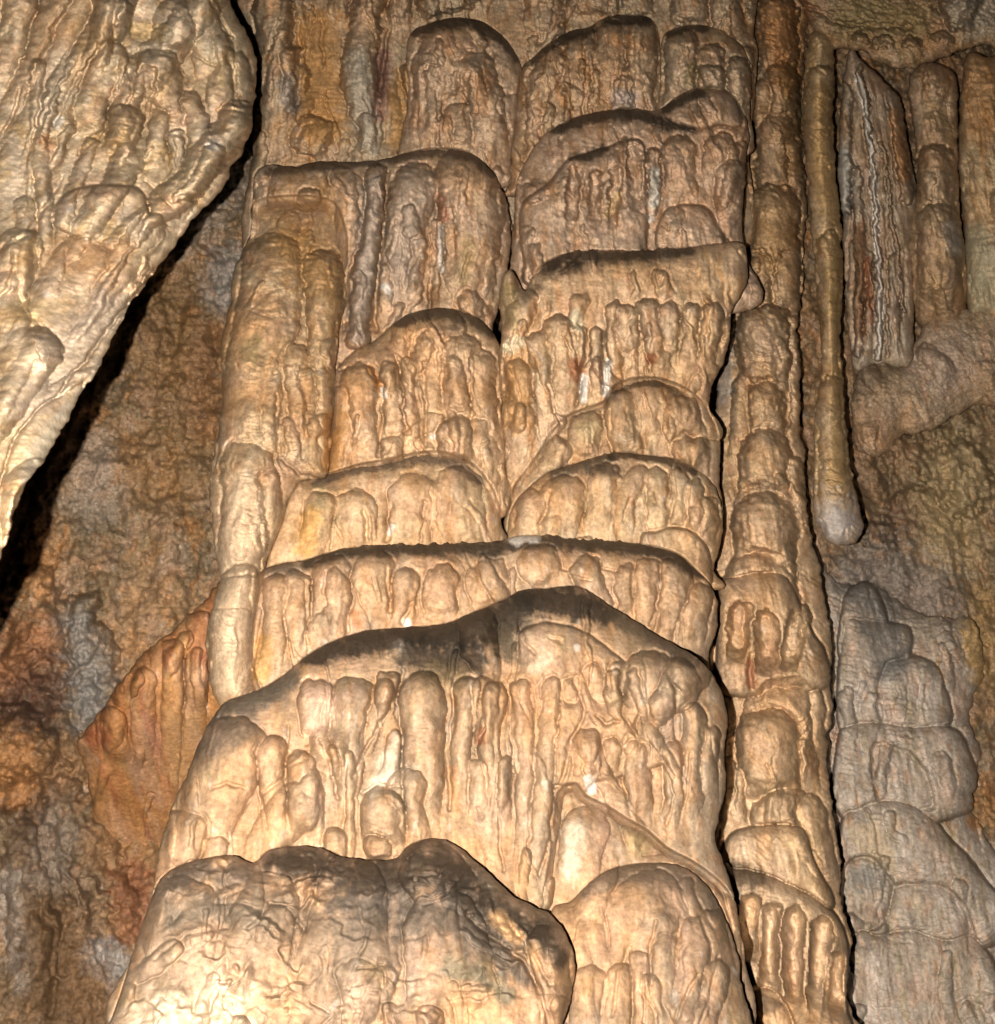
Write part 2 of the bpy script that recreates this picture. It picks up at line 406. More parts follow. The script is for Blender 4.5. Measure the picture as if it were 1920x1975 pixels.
# ================================================================== the rock behind everything
build('cave_wall', None, None, (-420,-330, 700,-330, 1500,-330, 2350,-330, 2350,900, 2350,2300, 1200,2300, 300,2300, -420,2300, -420,900),
      (-300,4.5, 500,4.25, 1000,4.1, 1500,3.95, 2300,3.7), R=60, k=.2, seed=11, tilt=0, lump=(60,100), grain=4.2, warp=3.5, flute=0, g=3.2, skirt=.1, mat=M_ROCK,
      c1=(0.180,0.131,0.072), c2=(0.252,0.184,0.108), streak=(ORANGE,.45), ripple=(.3,9), kind='structure',
      lobes=[
        T((60,1150,60, 90,1250,75, 60,1340,60), k=.3, lift=8), T((30,1420,70, 60,1520,80), k=.3, lift=10),
        T((110,1520,50, 160,1620,60, 230,1800,55, 240,1900,50), k=.3, lift=4), T((20,1600,45, 60,1750,50, 70,1960,60), k=.3, lift=8),
        T((180,1700,26, 200,1800,26, 230,1900,26), k=.8), T((150,1180,45, 190,1280,48, 180,1380,40), k=.5, lift=6),
        G((85,1330, 130,1370, 190,1480), 6, 12), G((100,1600, 150,1700, 180,1800), 6, 16), G((60,1700, 100,1800, 100,1960), 6, 14),
        # right hand side
        T((1740,880,60, 1760,960,70), k=.4, lift=4), T((1840,900,60, 1900,1000,60), k=.4), T((1680,1060,60), k=.4),
        G((1730,880, 1725,930, 1700,1010), 4, 12), G((1785,830, 1780,900, 1765,960), 4, 12),
        G((1735,950, 1720,990, 1705,1030, 1700,1080), 4, 14), G((1920,750, 1840,790, 1760,830), 12, 16),
      ],
      stains=[((330,600,90, 360,800,80, 330,900,90), (.25,.14,.05), .55, 1.0), ((400,640,30, 400,820,30), (.26,.12,.05), .35, 1.0),
        ((330,430,60, 420,330,60), GREY, .7, .8), ((200,1640,50, 270,1640,60), (.34,.18,.07), .6, 1.0), ((450,520,40, 440,560,40), BLUE, .5, .8), ((180,960,50, 190,860,30), GREY, .5, .8),
        ((40,1450,110, 80,1650,120, 120,1960,120), (.07,.042,.025), .75, 1.3), ((70,1060,50, 60,1110,40), ORANGE, .5, 1.0), ((60,1250,60, 30,1300,50), (.26,.10,.035), .7, .9), ((90,1340,70, 30,1380,50), (.06,.03,.02), .75, .9),
        ((150,1200,34, 180,1300,42, 170,1370,35), (.24,.245,.235), .7, 1.1), ((20,1480,60), ORANGE, .6, .8), ((120,1480,40), BROWN, .6, .8),
        ((110,1600,40, 90,1700,34), GREY, .35, 1.1), ((10,1700,24, 40,1840,26, 45,1900,16), (.36,.33,.29), .6, .9),
        ((90,1780,50, 110,1960,60), (.12,.07,.03), .8, .8), ((255,1700,40, 260,1790,34), (.22,.09,.04), .8, .8), ((200,1850,30, 230,1880,30), BLUE, .6, .7),
        ((170,1900,50), (.16,.09,.04), .7, .8), ((1700,850,60, 1720,960,50), (.2,.14,.08), .6, .9), ((1760,1000,40), (.16,.08,.05), .6, .8),
        ((1850,900,70, 1830,1050,70), (.44,.35,.19), .7, 1.0), ((1700,1130,90, 1780,1150,70), (.24,.22,.20), .7, .8),
        ((1895,1150,24, 1912,1300,24), GOLD, .5, 1.0), ((1905,1510,20, 1912,1560,26), ORANGE, .5, 1.0)])

# ================================================================== top right: ledge, columns, curtains
build('rock_ledge', 'mottled brown rock overhang along the top edge of the cave above the ribbed curtain', 'rock ledge',
      (1520,-80, 2000,-80, 2000,150, 1950,120, 1900,90, 1860,95, 1800,120, 1740,130, 1690,120, 1650,95, 1610,95, 1575,60, 1545,10),
      (-80,4.02, 150,3.95), R=40, k=.4, seed=21, tilt=0, lump=(10,70), grain=1.6, mat=M_ROCK, flute=0, c1=(.30,.21,.11), c2=(.38,.28,.16), part='lobe', edge=6, skirt=.5,
      lobes=[G((1545,5, 1590,30, 1620,45, 1680,50, 1760,52), 5, 18), G((1800,10, 1815,25, 1830,42), 5, 20), T((1860,10,50, 1890,20,40), k=.5, lift=5),
             T((1660,80,22), k=.6), T((1700,90,24), k=.5), T((1760,90,22), k=.5), T((1820,80,25), k=.5)],
      stains=[((1640,30,30, 1760,40,30), OLIVE, .6, .8), ((1880,10,50), (.4,.36,.28), .7, .7), ((1540,20,30), (.25,.11,.05), .7, .8)])

build('ribbed_column', 'pale column with brown bands in the upper right corner beside a dark crack', 'column',
      (1862,110, 1880,100, 1910,110, 1960,100, 1990,300, 1990,640, 1900,610, 1868,600, 1862,520, 1858,420, 1850,330, 1850,220, 1856,150),
      (100,4.02, 620,4.0), R=42, k=.8, seed=22, tilt=0, c1=(.48,.38,.23), c2=(.54,.39,.22), streak=(ORANGE,.5), ripple=(1.6,13), bend=-2.5, drops=(14,12,20,60,120,.35,0,0),
      stains=[((1890,170,40, 1900,230,40), ORANGE, .5, .8), ((1880,480,40, 1900,560,40), (.4,.4,.28), .6, .8)])

build('stone_column', 'knobbly buff column between the ribbed curtain and the upper right corner column', 'column',
      (1790,120, 1820,125, 1845,150, 1848,240, 1850,330, 1853,430, 1864,500, 1866,590, 1850,620, 1810,640, 1770,625, 1758,540, 1752,460, 1765,390, 1770,330, 1762,250, 1752,170, 1765,130),
      (100,4.04, 540,3.95, 650,4.1), R=44, k=.7, seed=23, tilt=0, c1=(.46,.33,.19), c2=(.54,.41,.27), ripple=(2.6,12), bend=-3, edge=3,
      drops=(30,10,20,40,100,.5,0,0), lobes=[T((1805,320,40, 1800,390,44), k=.4, lift=4, part='bulge'), T((1810,430,46, 1815,560,44), k=.5, lift=7, part='bulge')],
      stains=[((1835,440,12, 1845,480,12), WHITE, .5, .8)])

build('rock_shelf', 'broad mottled rock shelf on the right below the buff columns', 'rock ledge',
      (1740,700, 1770,650, 1800,610, 1870,596, 1990,590, 1990,800, 1900,780, 1850,800, 1790,830, 1740,840, 1700,880, 1650,860, 1645,760, 1660,710, 1700,690),
      (560,4.0, 900,3.98), R=50, k=.35, seed=24, tilt=0, lump=(14,90), grain=1.2, mat=M_ROCK, flute=0, c1=(.38,.29,.18), c2=(.45,.35,.24), edge=6,
      drops=(20,16,34,50,110,.35,.5,0),
      stains=[((1660,740,30, 1720,700,20), (.15,.11,.07), .7, .8), ((1820,700,60), (.42,.34,.28), .6, .9), ((1700,800,30), (.2,.15,.1), .5, .8)])

build('ribbed_curtain', 'dark hanging curtain with thin pale vertical ribs on the right, beside the long thin stalactite', 'drapery',
      (1640,95, 1665,120, 1700,150, 1735,190, 1748,260, 1765,340, 1770,400, 1758,470, 1762,560, 1760,690, 1740,710, 1690,700, 1650,715, 1636,640, 1630,540, 1625,440, 1618,320, 1622,200),
      (90,4.0, 720,3.93), R=30, k=.4, seed=25, warm=.15, tilt=0, flute=11, c1=(.44,.37,.28), c2=(.38,.29,.19), streak=(RED,.2), ripple=(.2,12), lump=(8,90), edge=3,
      lobes=[T((1660,130,7, 1672,220,6, 1685,320,6, 1692,480,6, 1698,600,6, 1694,690,5), k=1.3, lift=6, fade=0, part='rib'),
             T((1699,280,5, 1712,350,5, 1722,430,5, 1735,520,5, 1745,600,4), k=1.2, lift=5, fade=0, part='rib'),
             T((1632,170,15, 1626,300,17, 1628,400,16), k=.9, lift=5, fade=0, part='rib'),
             T((1652,330,10, 1660,480,12, 1655,680,10), k=.9, lift=2, fade=0, part='rib'),
             T((1722,180,13, 1735,290,13, 1750,380,13), k=.9, lift=3, fade=0, part='rib'),
             T((1675,490,8, 1680,690,8), k=.8, part='rib'), T((1722,500,12, 1728,690,14), k=.7, part='rib'),
             G((1738,180, 1752,260, 1765,340, 1768,370), 5, 26), G((1645,400, 1640,460, 1632,560), 3, 10), G((1682,320, 1684,500, 1686,690), 3, 9),
             G((1708,340, 1712,480, 1712,690), 3, 10), G((1745,480, 1750,600), 3, 9)],
      stains=[((1655,150,5, 1672,220,5, 1685,320,5, 1692,480,5, 1699,600,5, 1694,690,4), WHITE, .7, .5), ((1625,300,14, 1625,400,14), (.42,.42,.38), .8, .7),
              ((1725,220,10, 1745,340,10), ORANGE, .6, .7), ((1660,440,9, 1662,640,9), (.22,.11,.05), .7, .7), ((1674,500,6, 1680,620,6), RED, .6, .7)])

# ================================================================== grey flowstone lower right
build('grey_flowstone', 'large grey flowstone slope filling the lower right corner behind the dark crack', 'flowstone',
      (1560,1040, 1600,1110, 1640,1125, 1680,1120, 1720,1150, 1770,1180, 1830,1190, 1880,1200, 1900,1290, 1870,1380, 1890,1450, 1880,1560, 1920,1640, 1990,1700, 1990,2060, 1500,2060, 1500,1500, 1530,1200),
      (1100,4.0, 1500,3.86, 2060,3.7), R=50, k=.45, seed=31, warm=.0, flute=2.5, tilt=0, c1=(0.386,0.332,0.267), c2=(0.475,0.419,0.356), streak=(OLIVE,.3), lump=(14,130), grain=.7,
      drops=(120,12,26,50,140,.42,.1,.1), ripple=(3.2,10), km=2.2, bend=1.5, part='lobe', edge=5,
      lobes=[P((1625,1160, 1650,1125, 1680,1125, 1705,1160, 1712,1210, 1690,1280, 1640,1290, 1615,1260), 28, .6, 6, 'lobe'),
             P((1625,1210, 1665,1190, 1720,1200, 1760,1215, 1755,1290, 1740,1400, 1620,1410), 34, .5, 5, 'lobe'),
             P((1700,1290, 1740,1265, 1790,1270, 1820,1310, 1830,1400, 1700,1400), 30, .5, 5, 'lobe'),
             P((1615,1420, 1640,1395, 1700,1390, 1760,1400, 1830,1400, 1870,1440, 1880,1560, 1700,1600, 1610,1560), 40, .5, 8, 'lobe'),
             P((1680,1440, 1740,1440, 1785,1480, 1800,1560, 1700,1560), 30, .5, 6, 'lobe'),
             P((1620,1590, 1660,1555, 1720,1540, 1780,1560, 1840,1620, 1900,1690, 1950,1760, 1900,1830, 1620,1800), 46, .5, 8, 'lobe'),
             P((1625,1690, 1645,1655, 1680,1650, 1710,1680, 1730,1720, 1700,1790, 1630,1790), 26, .6, 7, 'lobe'),
             P((1720,1720, 1770,1700, 1830,1710, 1870,1760, 1885,1830, 1860,1900, 1720,1900), 40, .45, 8, 'lobe'),
             P((1640,1815, 1700,1800, 1760,1790, 1820,1810, 1880,1805, 1930,1880, 1990,2060, 1600,2060), 40, .5, 10, 'lobe')],
      stains=[((1650,1130,30, 1690,1180,40, 1720,1270,30), (.17,.165,.15), .75, .9), ((1740,1280,24, 1700,1300,18), (.18,.18,.17), .6, .8),
              ((1680,1620,30, 1710,1680,16), (.46,.36,.22), .6, .8), ((1880,1220,26, 1900,1300,24), GOLD, .8, .8), ((1900,1580,26), ORANGE, .8, .8),
              ((1660,1690,22, 1690,1690,22), (.22,.23,.22), .6, .8)])

# ================================================================== long stalactite
build('long_stalactite', 'long thin banded stalactite hanging on the right, ending in a blunt bluish tip', 'stalactite',
      (1553,110, 1570,60, 1600,70, 1610,120, 1608,220, 1612,320, 1622,420, 1625,520, 1622,640, 1626,740, 1634,840, 1645,920, 1660,985, 1665,1020, 1655,1045, 1625,1052, 1600,1045, 1578,1015, 1568,985, 1571,900, 1572,800, 1582,740, 1583,640, 1572,540, 1566,440, 1556,320, 1550,210),
      (60,3.98, 500,3.9, 1050,3.62), R=30, k=1.0, seed=41, tilt=0, flute=0, drops=None, c1=(.54,.39,.21), c2=(.60,.46,.29), streak=(GOLD,.7), ripple=(3.6,11), edge=4, bend=-9, lump=(3,60), skirt=.25, body='shaft',
      lobes=[T((1582,150,27, 1580,260,26), k=.35, lift=4, part='bulge', rip=1.0), T((1600,470,24, 1604,640,22), k=.4, lift=3, part='bulge', rip=1),
             T((1606,755,28, 1612,960,32), k=.35, lift=4, part='bulge', rip=1), 
             G((1619,520, 1618,660, 1624,800, 1634,900), 2.5, 9)],
      stains=[((1590,180,18, 1585,320,18, 1608,420,14, 1612,640,13, 1618,800,12, 1620,960,12), GOLD, .65, .8), ((1615,1010,50), (.38,.37,.37), .8, 1.1)])

# ================================================================== stacked column right of the cascade
build('stacked_column', 'tall column of stacked rounded bulges right of the main cascade, dark crack on its right', 'column',
      (1452,-80, 1600,-80, 1565,20, 1552,110, 1548,200, 1552,300, 1556,400, 1552,470, 1548,540, 1540,640, 1545,720, 1543,820, 1553,880, 1556,960, 1562,1020, 1578,1080, 1596,1180, 1606,1240, 1602,1300, 1606,1380, 1594,1440, 1600,1520, 1612,1600, 1622,1660, 1620,1730, 1640,1800, 1640,1870, 1634,1920, 1650,2060, 1300,2060, 1330,1500, 1370,900, 1395,620, 1425,480, 1435,300),
      (-80,4.30, 300,4.20, 500,4.05, 1000,3.76, 1300,3.6, 1700,3.42, 2060,3.25), R=50, k=.55, seed=51, tilt=0, km=3.3, c1=(.54,.38,.22), c2=(.62,.46,.30), streak=(ORANGE,.3),
      ripple=(2.6,12), edge=4.5, bend=-3.5, drops=(50,10,20,50,120,.35,0,.1), body='column_shaft', lump=(6,80),
      lobes=[T((1498,30,44, 1500,120,40), k=.4, lift=4, part='bulge', rip=1.3), T((1505,150,38, 1508,240,34), k=.45, lift=6, part='bulge', rip=1.3), T((1470,170,22, 1468,300,22), k=.6, lift=2), T((1498,255,44, 1496,345,40), k=.35, lift=5, part='bulge', rip=1.1), T((1532,280,18, 1536,400,16), k=.7, lift=2), T((1492,400,54, 1490,500,52), k=.4, lift=12, part='bulge', rip=.6),
             T((1462,510,30, 1462,560,28), k=.5, lift=5, part='bulge'), T((1520,510,28, 1520,560,26), k=.5, lift=5, part='bulge'),
             T((1476,640,58, 1478,720,56), k=.4, lift=14, part='bulge', rip=1.2), T((1535,620,16, 1540,800,16, 1535,900,14), k=.7, lift=5),
             T((1474,770,44, 1476,820,44), k=.4, lift=12, part='bulge', rip=.9), T((1430,740,20, 1425,900,22), k=.5),
             T((1478,868,52, 1480,920,54), k=.4, lift=14, part='bulge', rip=.6), T((1534,900,18, 1545,1050,18), k=.7, lift=6),
             T((1476,985,62, 1478,1040,62), k=.35, lift=5, part='bulge', rip=1.2), T((1474,1005,64, 1476,1080,62), k=.45, lift=15, part='bulge', rip=.5),
             T((1462,1125,72, 1468,1180,76), k=.35, lift=12, part='bulge', rip=.9),
             P((1385,1130, 1420,1108, 1470,1100, 1520,1108, 1545,1160, 1570,1220, 1595,1260, 1590,1330, 1400,1340, 1380,1240), 44, .6, 12, 'bulge'),
             T((1430,1180,24, 1415,1290,22), k=.6, part='flute'), T((1478,1200,24, 1480,1310,24), k=.5, part='flute'), T((1545,1190,24, 1522,1270,22, 1520,1310,20), k=.7, part='flute'),
             T((1510,1380,76, 1510,1480,70), k=.3, lift=8, part='bulge', rip=1.2),
             T((1484,1420,66, 1484,1500,64), k=.5, lift=14, part='bulge', rip=.3), T((1573,1340,14, 1585,1480,14), k=.8, lift=4),
             T((1512,1578,66, 1512,1610,60), k=.35, lift=10, part='bulge', rip=1.2), T((1560,1560,30, 1590,1680,28, 1605,1740,22), k=.5, lift=4),
             T((1424,1500,16, 1426,1600,16), k=.7, lift=5), T((1403,1480,16, 1405,1590,16), k=.7, lift=5),
             P((1395,1640, 1410,1605, 1460,1590, 1520,1588, 1555,1600, 1575,1660, 1610,1750, 1500,1760, 1440,1720, 1400,1690), 32, .7, 14, 'bulge'),
             P((1390,1690, 1420,1672, 1470,1680, 1530,1705, 1580,1735, 1620,1770, 1640,1830, 1636,1930, 1640,2060, 1380,2060), 46, .7, 18, 'bulge'),
             T((1448,1750,26, 1440,1860,24), k=.6, part='flute'), T((1490,1760,22, 1480,1860,20, 1490,1960,20), k=.6, part='flute'), T((1535,1770,24, 1525,1880,22, 1540,1980,24), k=.6, part='flute'),
             T((1588,1790,22, 1578,1900,22, 1575,1980,22), k=.6, part='flute'), T((1615,1850,18, 1605,1980,20), k=.7, part='flute'),
             P((1430,1930, 1455,1905, 1490,1905, 1520,1935, 1540,1990, 1540,2060, 1430,2060), 26, .7, 14, 'bulge'),
             G((1490,480, 1495,500, 1500,560), 3, 10), G((1540,450, 1548,520, 1542,640, 1546,700), 3, 12), G((1450,1262, 1448,1330), 5, 18), G((1418,1500, 1420,1560), 2, 7),
             G((1480,1478, 1490,1485), 7, 6)],
      stains=[((1510,40,40, 1520,150,30), ORANGE, .7, .8), ((1530,150,18, 1530,320,18), (.28,.17,.06), .6, .8), ((1495,420,45, 1480,480,40), (.45,.28,.12), .6, .8),
              ((1455,1690,20, 1420,1690,24), CRUST_SHADE, .7, .7), ((1400,560,16, 1395,760,14), BLUE, .5, .7), ((1460,1930,18, 1490,1940,16), CRUST_SHADE, .7, .8), ((1448,1280,8, 1448,1320,8), RED, .6, .6)])

# ================================================================== the main cascade, top to bottom
FLOW = 'rounded flowstone tiers of the main cascade'
def tier(label, outline, depth, **kw):
    kw.setdefault('group', FLOW)
    return build('flowstone_tier', label, 'flowstone', outline, depth, **kw)

tier('topmost grey brown flowstone face, cut off by the top edge behind the arched domes',
     (470,-80, 1475,-80, 1462,0, 1455,60, 1462,100, 1455,200, 1445,300, 1450,480, 1300,520, 1000,520, 700,520, 480,500, 486,300, 498,150, 480,60, 455,0),
     (-80,4.08, 500,3.98), R=40, k=.5, seed=61, tilt=0, c1=(.45,.36,.24), c2=(.54,.41,.27), streak=(ORANGE,.4), drops=(130,10,24,60,180,.5,0,0), lump=(8,90), ripple=(1.3,10), bend=0,
     lobes=[T((525,-40,36, 530,100,40, 528,200,42, 520,320,40), k=.7, lift=5, part='column', rip=1.2),
            T((720,-20,34, 700,60,30, 690,150,38, 710,230,28, 740,300,10), k=.7, lift=6, part='lobe'),
            T((770,-40,26, 775,60,24), k=.6, lift=4), T((660,-40,24, 655,60,22), k=.5), T((790,140,20, 815,200,24, 790,290,18), k=.7, lift=6, part='lobe'),
            T((862,-10,60, 870,30,60), k=.4, lift=6, part='lobe', rip=1.4), T((1050,-20,40, 1050,80,40), k=.4, lift=2, rip=1.4), T((1150,-30,50, 1140,40,50), k=.4, lift=3, rip=1.2),
            T((1230,-20,30, 1230,40,30), k=.5), T((1330,-20,36, 1330,60,40), k=.6, lift=4), T((1400,0,30, 1410,80,34), k=.5, rip=1.3), T((1430,110,26, 1432,220,24), k=.6, lift=4, part='lobe', rip=1.2),
            T((600,260,40, 640,285,40), k=.4, lift=4), G((748,60, 735,160, 725,220), 5, 16), G((575,40, 580,120, 575,200), 4, 12), G((620,40, 625,120), 4, 8)],
     stains=[((610,60,40, 620,200,40, 620,240,40), (.50,.27,.09), .75, .8), ((740,110,14, 730,220,14), (.22,.10,.08), .7, .7), ((775,150,14, 765,270,14), (.48,.28,.10), .7, .8),
             ((580,200,20), BROWN, .6, .8), ((690,120,22, 700,220,20, 720,290,12), (.42,.40,.33), .6, .8), ((555,160,16, 560,200,16), BLUE, .5, .8)])

tier('smooth arched dome at the top of the cascade, left of the centre groove',
     (784,110, 792,66, 830,44, 880,34, 930,42, 970,70, 996,105, 1010,150, 1004,220, 990,300, 985,360, 780,360, 786,200),
     (30,3.96, 360,3.9), R=44, k=.6, seed=62, c1=(.54,.40,.27), c2=(.60,.45,.31), drops=(26,10,20,50,140,.5,0,.1), ripple=(1.0,9), bend=3,
     lobes=[T((880,75,62, 850,130,55, 815,200,22, 812,290,18), k=.3, lift=4, part='lobe'), T((835,140,20, 838,280,18), k=.6, lift=3, part='flute'), T((915,130,38, 945,220,34, 950,300,30), k=.5, lift=3, part='lobe', rip=1.4),
            T((885,220,24, 890,300,24), k=.4, lift=2, rip=1.5), G((846,180, 845,280), 3, 12), G((905,140, 900,230), 4, 10), G((915,145, 920,220), 3, 8), G((805,200, 806,290), 3, 8)],
     stains=[((800,64,8, 850,44,10, 910,42,10, 965,72,10, 1000,110,9), CRUST_SHADE, .75, .7), ((935,150,14, 930,210,12), ORANGE, .4, .8)])

tier('brown fluted dome at the top of the cascade, just right of the centre groove',
     (1004,140, 1030,110, 1062,80, 1100,60, 1135,52, 1165,36, 1200,28, 1245,32, 1265,46, 1275,90, 1278,180, 1300,240, 1300,320, 1000,380, 985,340, 992,240),
     (30,3.96, 380,3.9), R=40, k=.6, seed=63, c1=(.55,.39,.24), c2=(.58,.43,.28), streak=(ORANGE,.5), drops=(60,7,15,60,150,.7,0,0), ripple=(.5,9),
     lobes=[T((1060,120,34, 1040,180,24, 1030,270,16), k=.4, part='lobe'), T((1120,100,34, 1110,220,22), k=.4, lift=2, part='lobe'), T((1180,70,30, 1175,210,24), k=.4, lift=3, part='lobe'), T((1235,60,32, 1240,210,28), k=.5, lift=5, part='lobe'),
            T((1150,140,10, 1148,215,9), k=.9, part='flute'), T((1095,160,9, 1092,250,8), k=.9, part='flute'), T((1205,140,10, 1205,210,9), k=.9, part='flute'), T((1060,200,9, 1058,270,8), k=.9), G((1265,60, 1270,130, 1262,200), 4, 12), G((1127,160, 1126,225), 3, 12), G((1170,70, 1176,110), 3, 8)],
     stains=[((1070,86,7, 1110,62,12, 1140,56,10), CRUST_SHADE, .85, .7), ((1170,40,9, 1210,36,10, 1250,40,9), CRUST_SHADE, .85, .7), ((1030,120,6, 1060,90,6), CRUST_SHADE, .7, .7), ((1195,190,16, 1215,190,14), (.5,.45,.42), .6, .7)])

tier('narrow arched dome at the top right of the cascade against the long dark crack',
     (1276,80, 1300,55, 1345,48, 1385,56, 1410,70, 1440,100, 1450,150, 1446,220, 1442,300, 1270,300, 1274,160),
     (40,3.95, 300,3.9), R=34, k=.6, seed=64, c1=(.53,.40,.26), c2=(.57,.45,.31), drops=(26,8,18,40,100,.6,0,.1), ripple=(1.2,9), bend=3,
     lobes=[T((1315,90,34, 1310,190,32), k=.4, lift=4, part='lobe'), T((1425,130,22, 1428,230,22), k=.6, lift=4, part='lobe', rip=1.6), T((1370,110,28, 1375,200,26), k=.5, lift=2, part='lobe'), G((1280,100, 1278,200), 3, 10)],
     stains=[((1290,62,7, 1330,52,8, 1360,55,8), CRUST_SHADE, .8, .7), ((1335,130,10, 1330,160,10), OLIVE, .6, .8)])

tier('wide dome with a sooty crest below the top domes, right of the centre groove',
     (992,420, 998,350, 1020,300, 1045,265, 1070,245, 1110,226, 1160,214, 1215,207, 1265,213, 1300,190, 1335,172, 1380,166, 1420,190, 1445,250, 1440,300, 1438,350, 1432,420, 1434,460, 1442,500, 1440,600, 1000,620, 985,520),
     (160,3.84, 600,3.76), R=40, k=.6, seed=65, c1=(.54,.39,.27), c2=(.60,.45,.32), drops=(110,8,18,50,150,.55,0,.15), ripple=(.9,9), bend=1,
     lobes=[P((1275,218, 1310,190, 1345,174, 1395,174, 1425,200, 1430,245, 1385,245, 1340,252, 1305,242), 20, .6, 4, 'lobe', 1.2),
            P((1002,440, 1010,390, 1060,350, 1090,310, 1120,298, 1165,285, 1200,270, 1240,275, 1250,340, 1250,480, 1240,560, 1030,560, 1010,500), 40, .5, 6, 'lobe', .6),
            T((1225,290,18, 1225,430,16), k=.6, part='flute'), T((1262,300,16, 1262,380,12, 1255,440,8), k=.8, lift=4, part='flute'), T((1310,290,34, 1315,400,30), k=.4, lift=3, part='lobe'), T((1390,290,34, 1385,360,30), k=.4, lift=2, part='lobe'),
            T((1408,335,32, 1412,440,28), k=.5, lift=5, part='lobe', rip=1.2), P((1270,430, 1290,400, 1330,392, 1360,398, 1385,430, 1390,480, 1270,480), 24, .5, 6, 'lobe', 1.2),
            T((1105,330,14, 1100,450,12), k=.5), T((1150,340,14, 1145,450,12), k=.5), T((1190,330,14, 1180,460,12), k=.6), G((985,360, 990,440, 988,500), 4, 14), G((1340,250, 1345,300), 3, 6)],
     stains=[((1075,246,12, 1130,226,13, 1190,216,14, 1240,222,12, 1290,242,9, 1340,250,6), CRUST_SHADE, .85, .8), ((1285,212,7, 1320,188,10, 1350,180,9), CRUST_SHADE, .8, .7), ((1100,302,6, 1140,300,8, 1165,285,8), CRUST_SHADE, .75, .7),
             ((1264,330,8, 1262,390,9), (.62,.6,.52), .85, .6), ((1255,420,6), WHITE, .8, .6), ((1190,380,8, 1175,410,8), (.62,.45,.22), .6, .7), ((1345,215,14), CRUST_SHADE, .4, .8)])

tier('broad flowstone block with a long grey hanging column, left of the centre groove',
     (482,470, 488,390, 492,335, 520,318, 565,322, 610,312, 690,312, 745,306, 790,292, 840,284, 895,290, 935,315, 962,350, 980,400, 986,470, 975,540, 962,600, 950,640, 950,760, 640,760, 600,800, 470,800, 470,600),
     (280,3.84, 800,3.74), R=46, k=.55, seed=66, c1=(.55,.40,.26), c2=(.58,.44,.32), drops=(70,10,26,60,180,.5,0,.05), ripple=(.9,10), bend=.3,
     lobes=[T((590,360,70, 580,460,70), k=.25, lift=2, part='lobe'), T((660,350,30, 670,430,24, 655,500,18), k=.4, lift=2),
            T((905,350,70, 915,440,62, 905,520,50, 920,620,38), k=.35, lift=8, part='lobe', rip=.5), T((800,360,46, 785,420,42, 770,600,26), k=.4, lift=7, part='lobe'),
            T((726,330,20, 722,420,21, 705,520,22, 690,660,22), k=1.0, lift=8, fade=0, part='hanging_column', rip=.3), T((845,430,12, 838,600,10), k=.7, part='flute'), T((870,410,10, 868,540,9), k=.8, lift=3, part='flute'),
            T((805,470,18, 800,600,16), k=.6, part='flute'), T((905,580,26, 930,620,26), k=.5, lift=5, part='lobe', rip=1.6), T((745,520,12, 745,620,12), k=.5),
            G((748,330, 745,420, 730,520, 722,640), 4, 18), G((706,350, 700,460, 672,540, 662,640), 4, 16), G((842,400, 838,500, 828,590), 4, 18), G((858,420, 856,500), 3, 9), G((905,490, 890,540), 3, 8), G((778,470, 772,560), 2.5, 7)],
     stains=[((520,330,9, 600,322,9, 690,316,7, 750,312,7, 800,298,7, 850,290,9, 910,300,9, 950,335,8), CRUST_SHADE, .7, .7), ((560,380,40, 600,440,50, 620,380,30), (.48,.27,.10), .5, .9), ((849,380,6, 858,420,7), RED, .6, .7),
             ((800,350,30, 790,420,30, 770,560,20), (.42,.37,.31), .5, .8), ((720,360,16, 700,560,18, 690,640,16), (.38,.33,.28), .7, .6), ((850,440,5, 852,520,5), WHITE, .7, .6), ((742,552,5, 748,560,5), WHITE, .9, .5), ((905,470,14, 890,540,12), OLIVE, .5, .8), ((838,560,8, 838,590,8), (.2,.11,.05), .7, .7)])

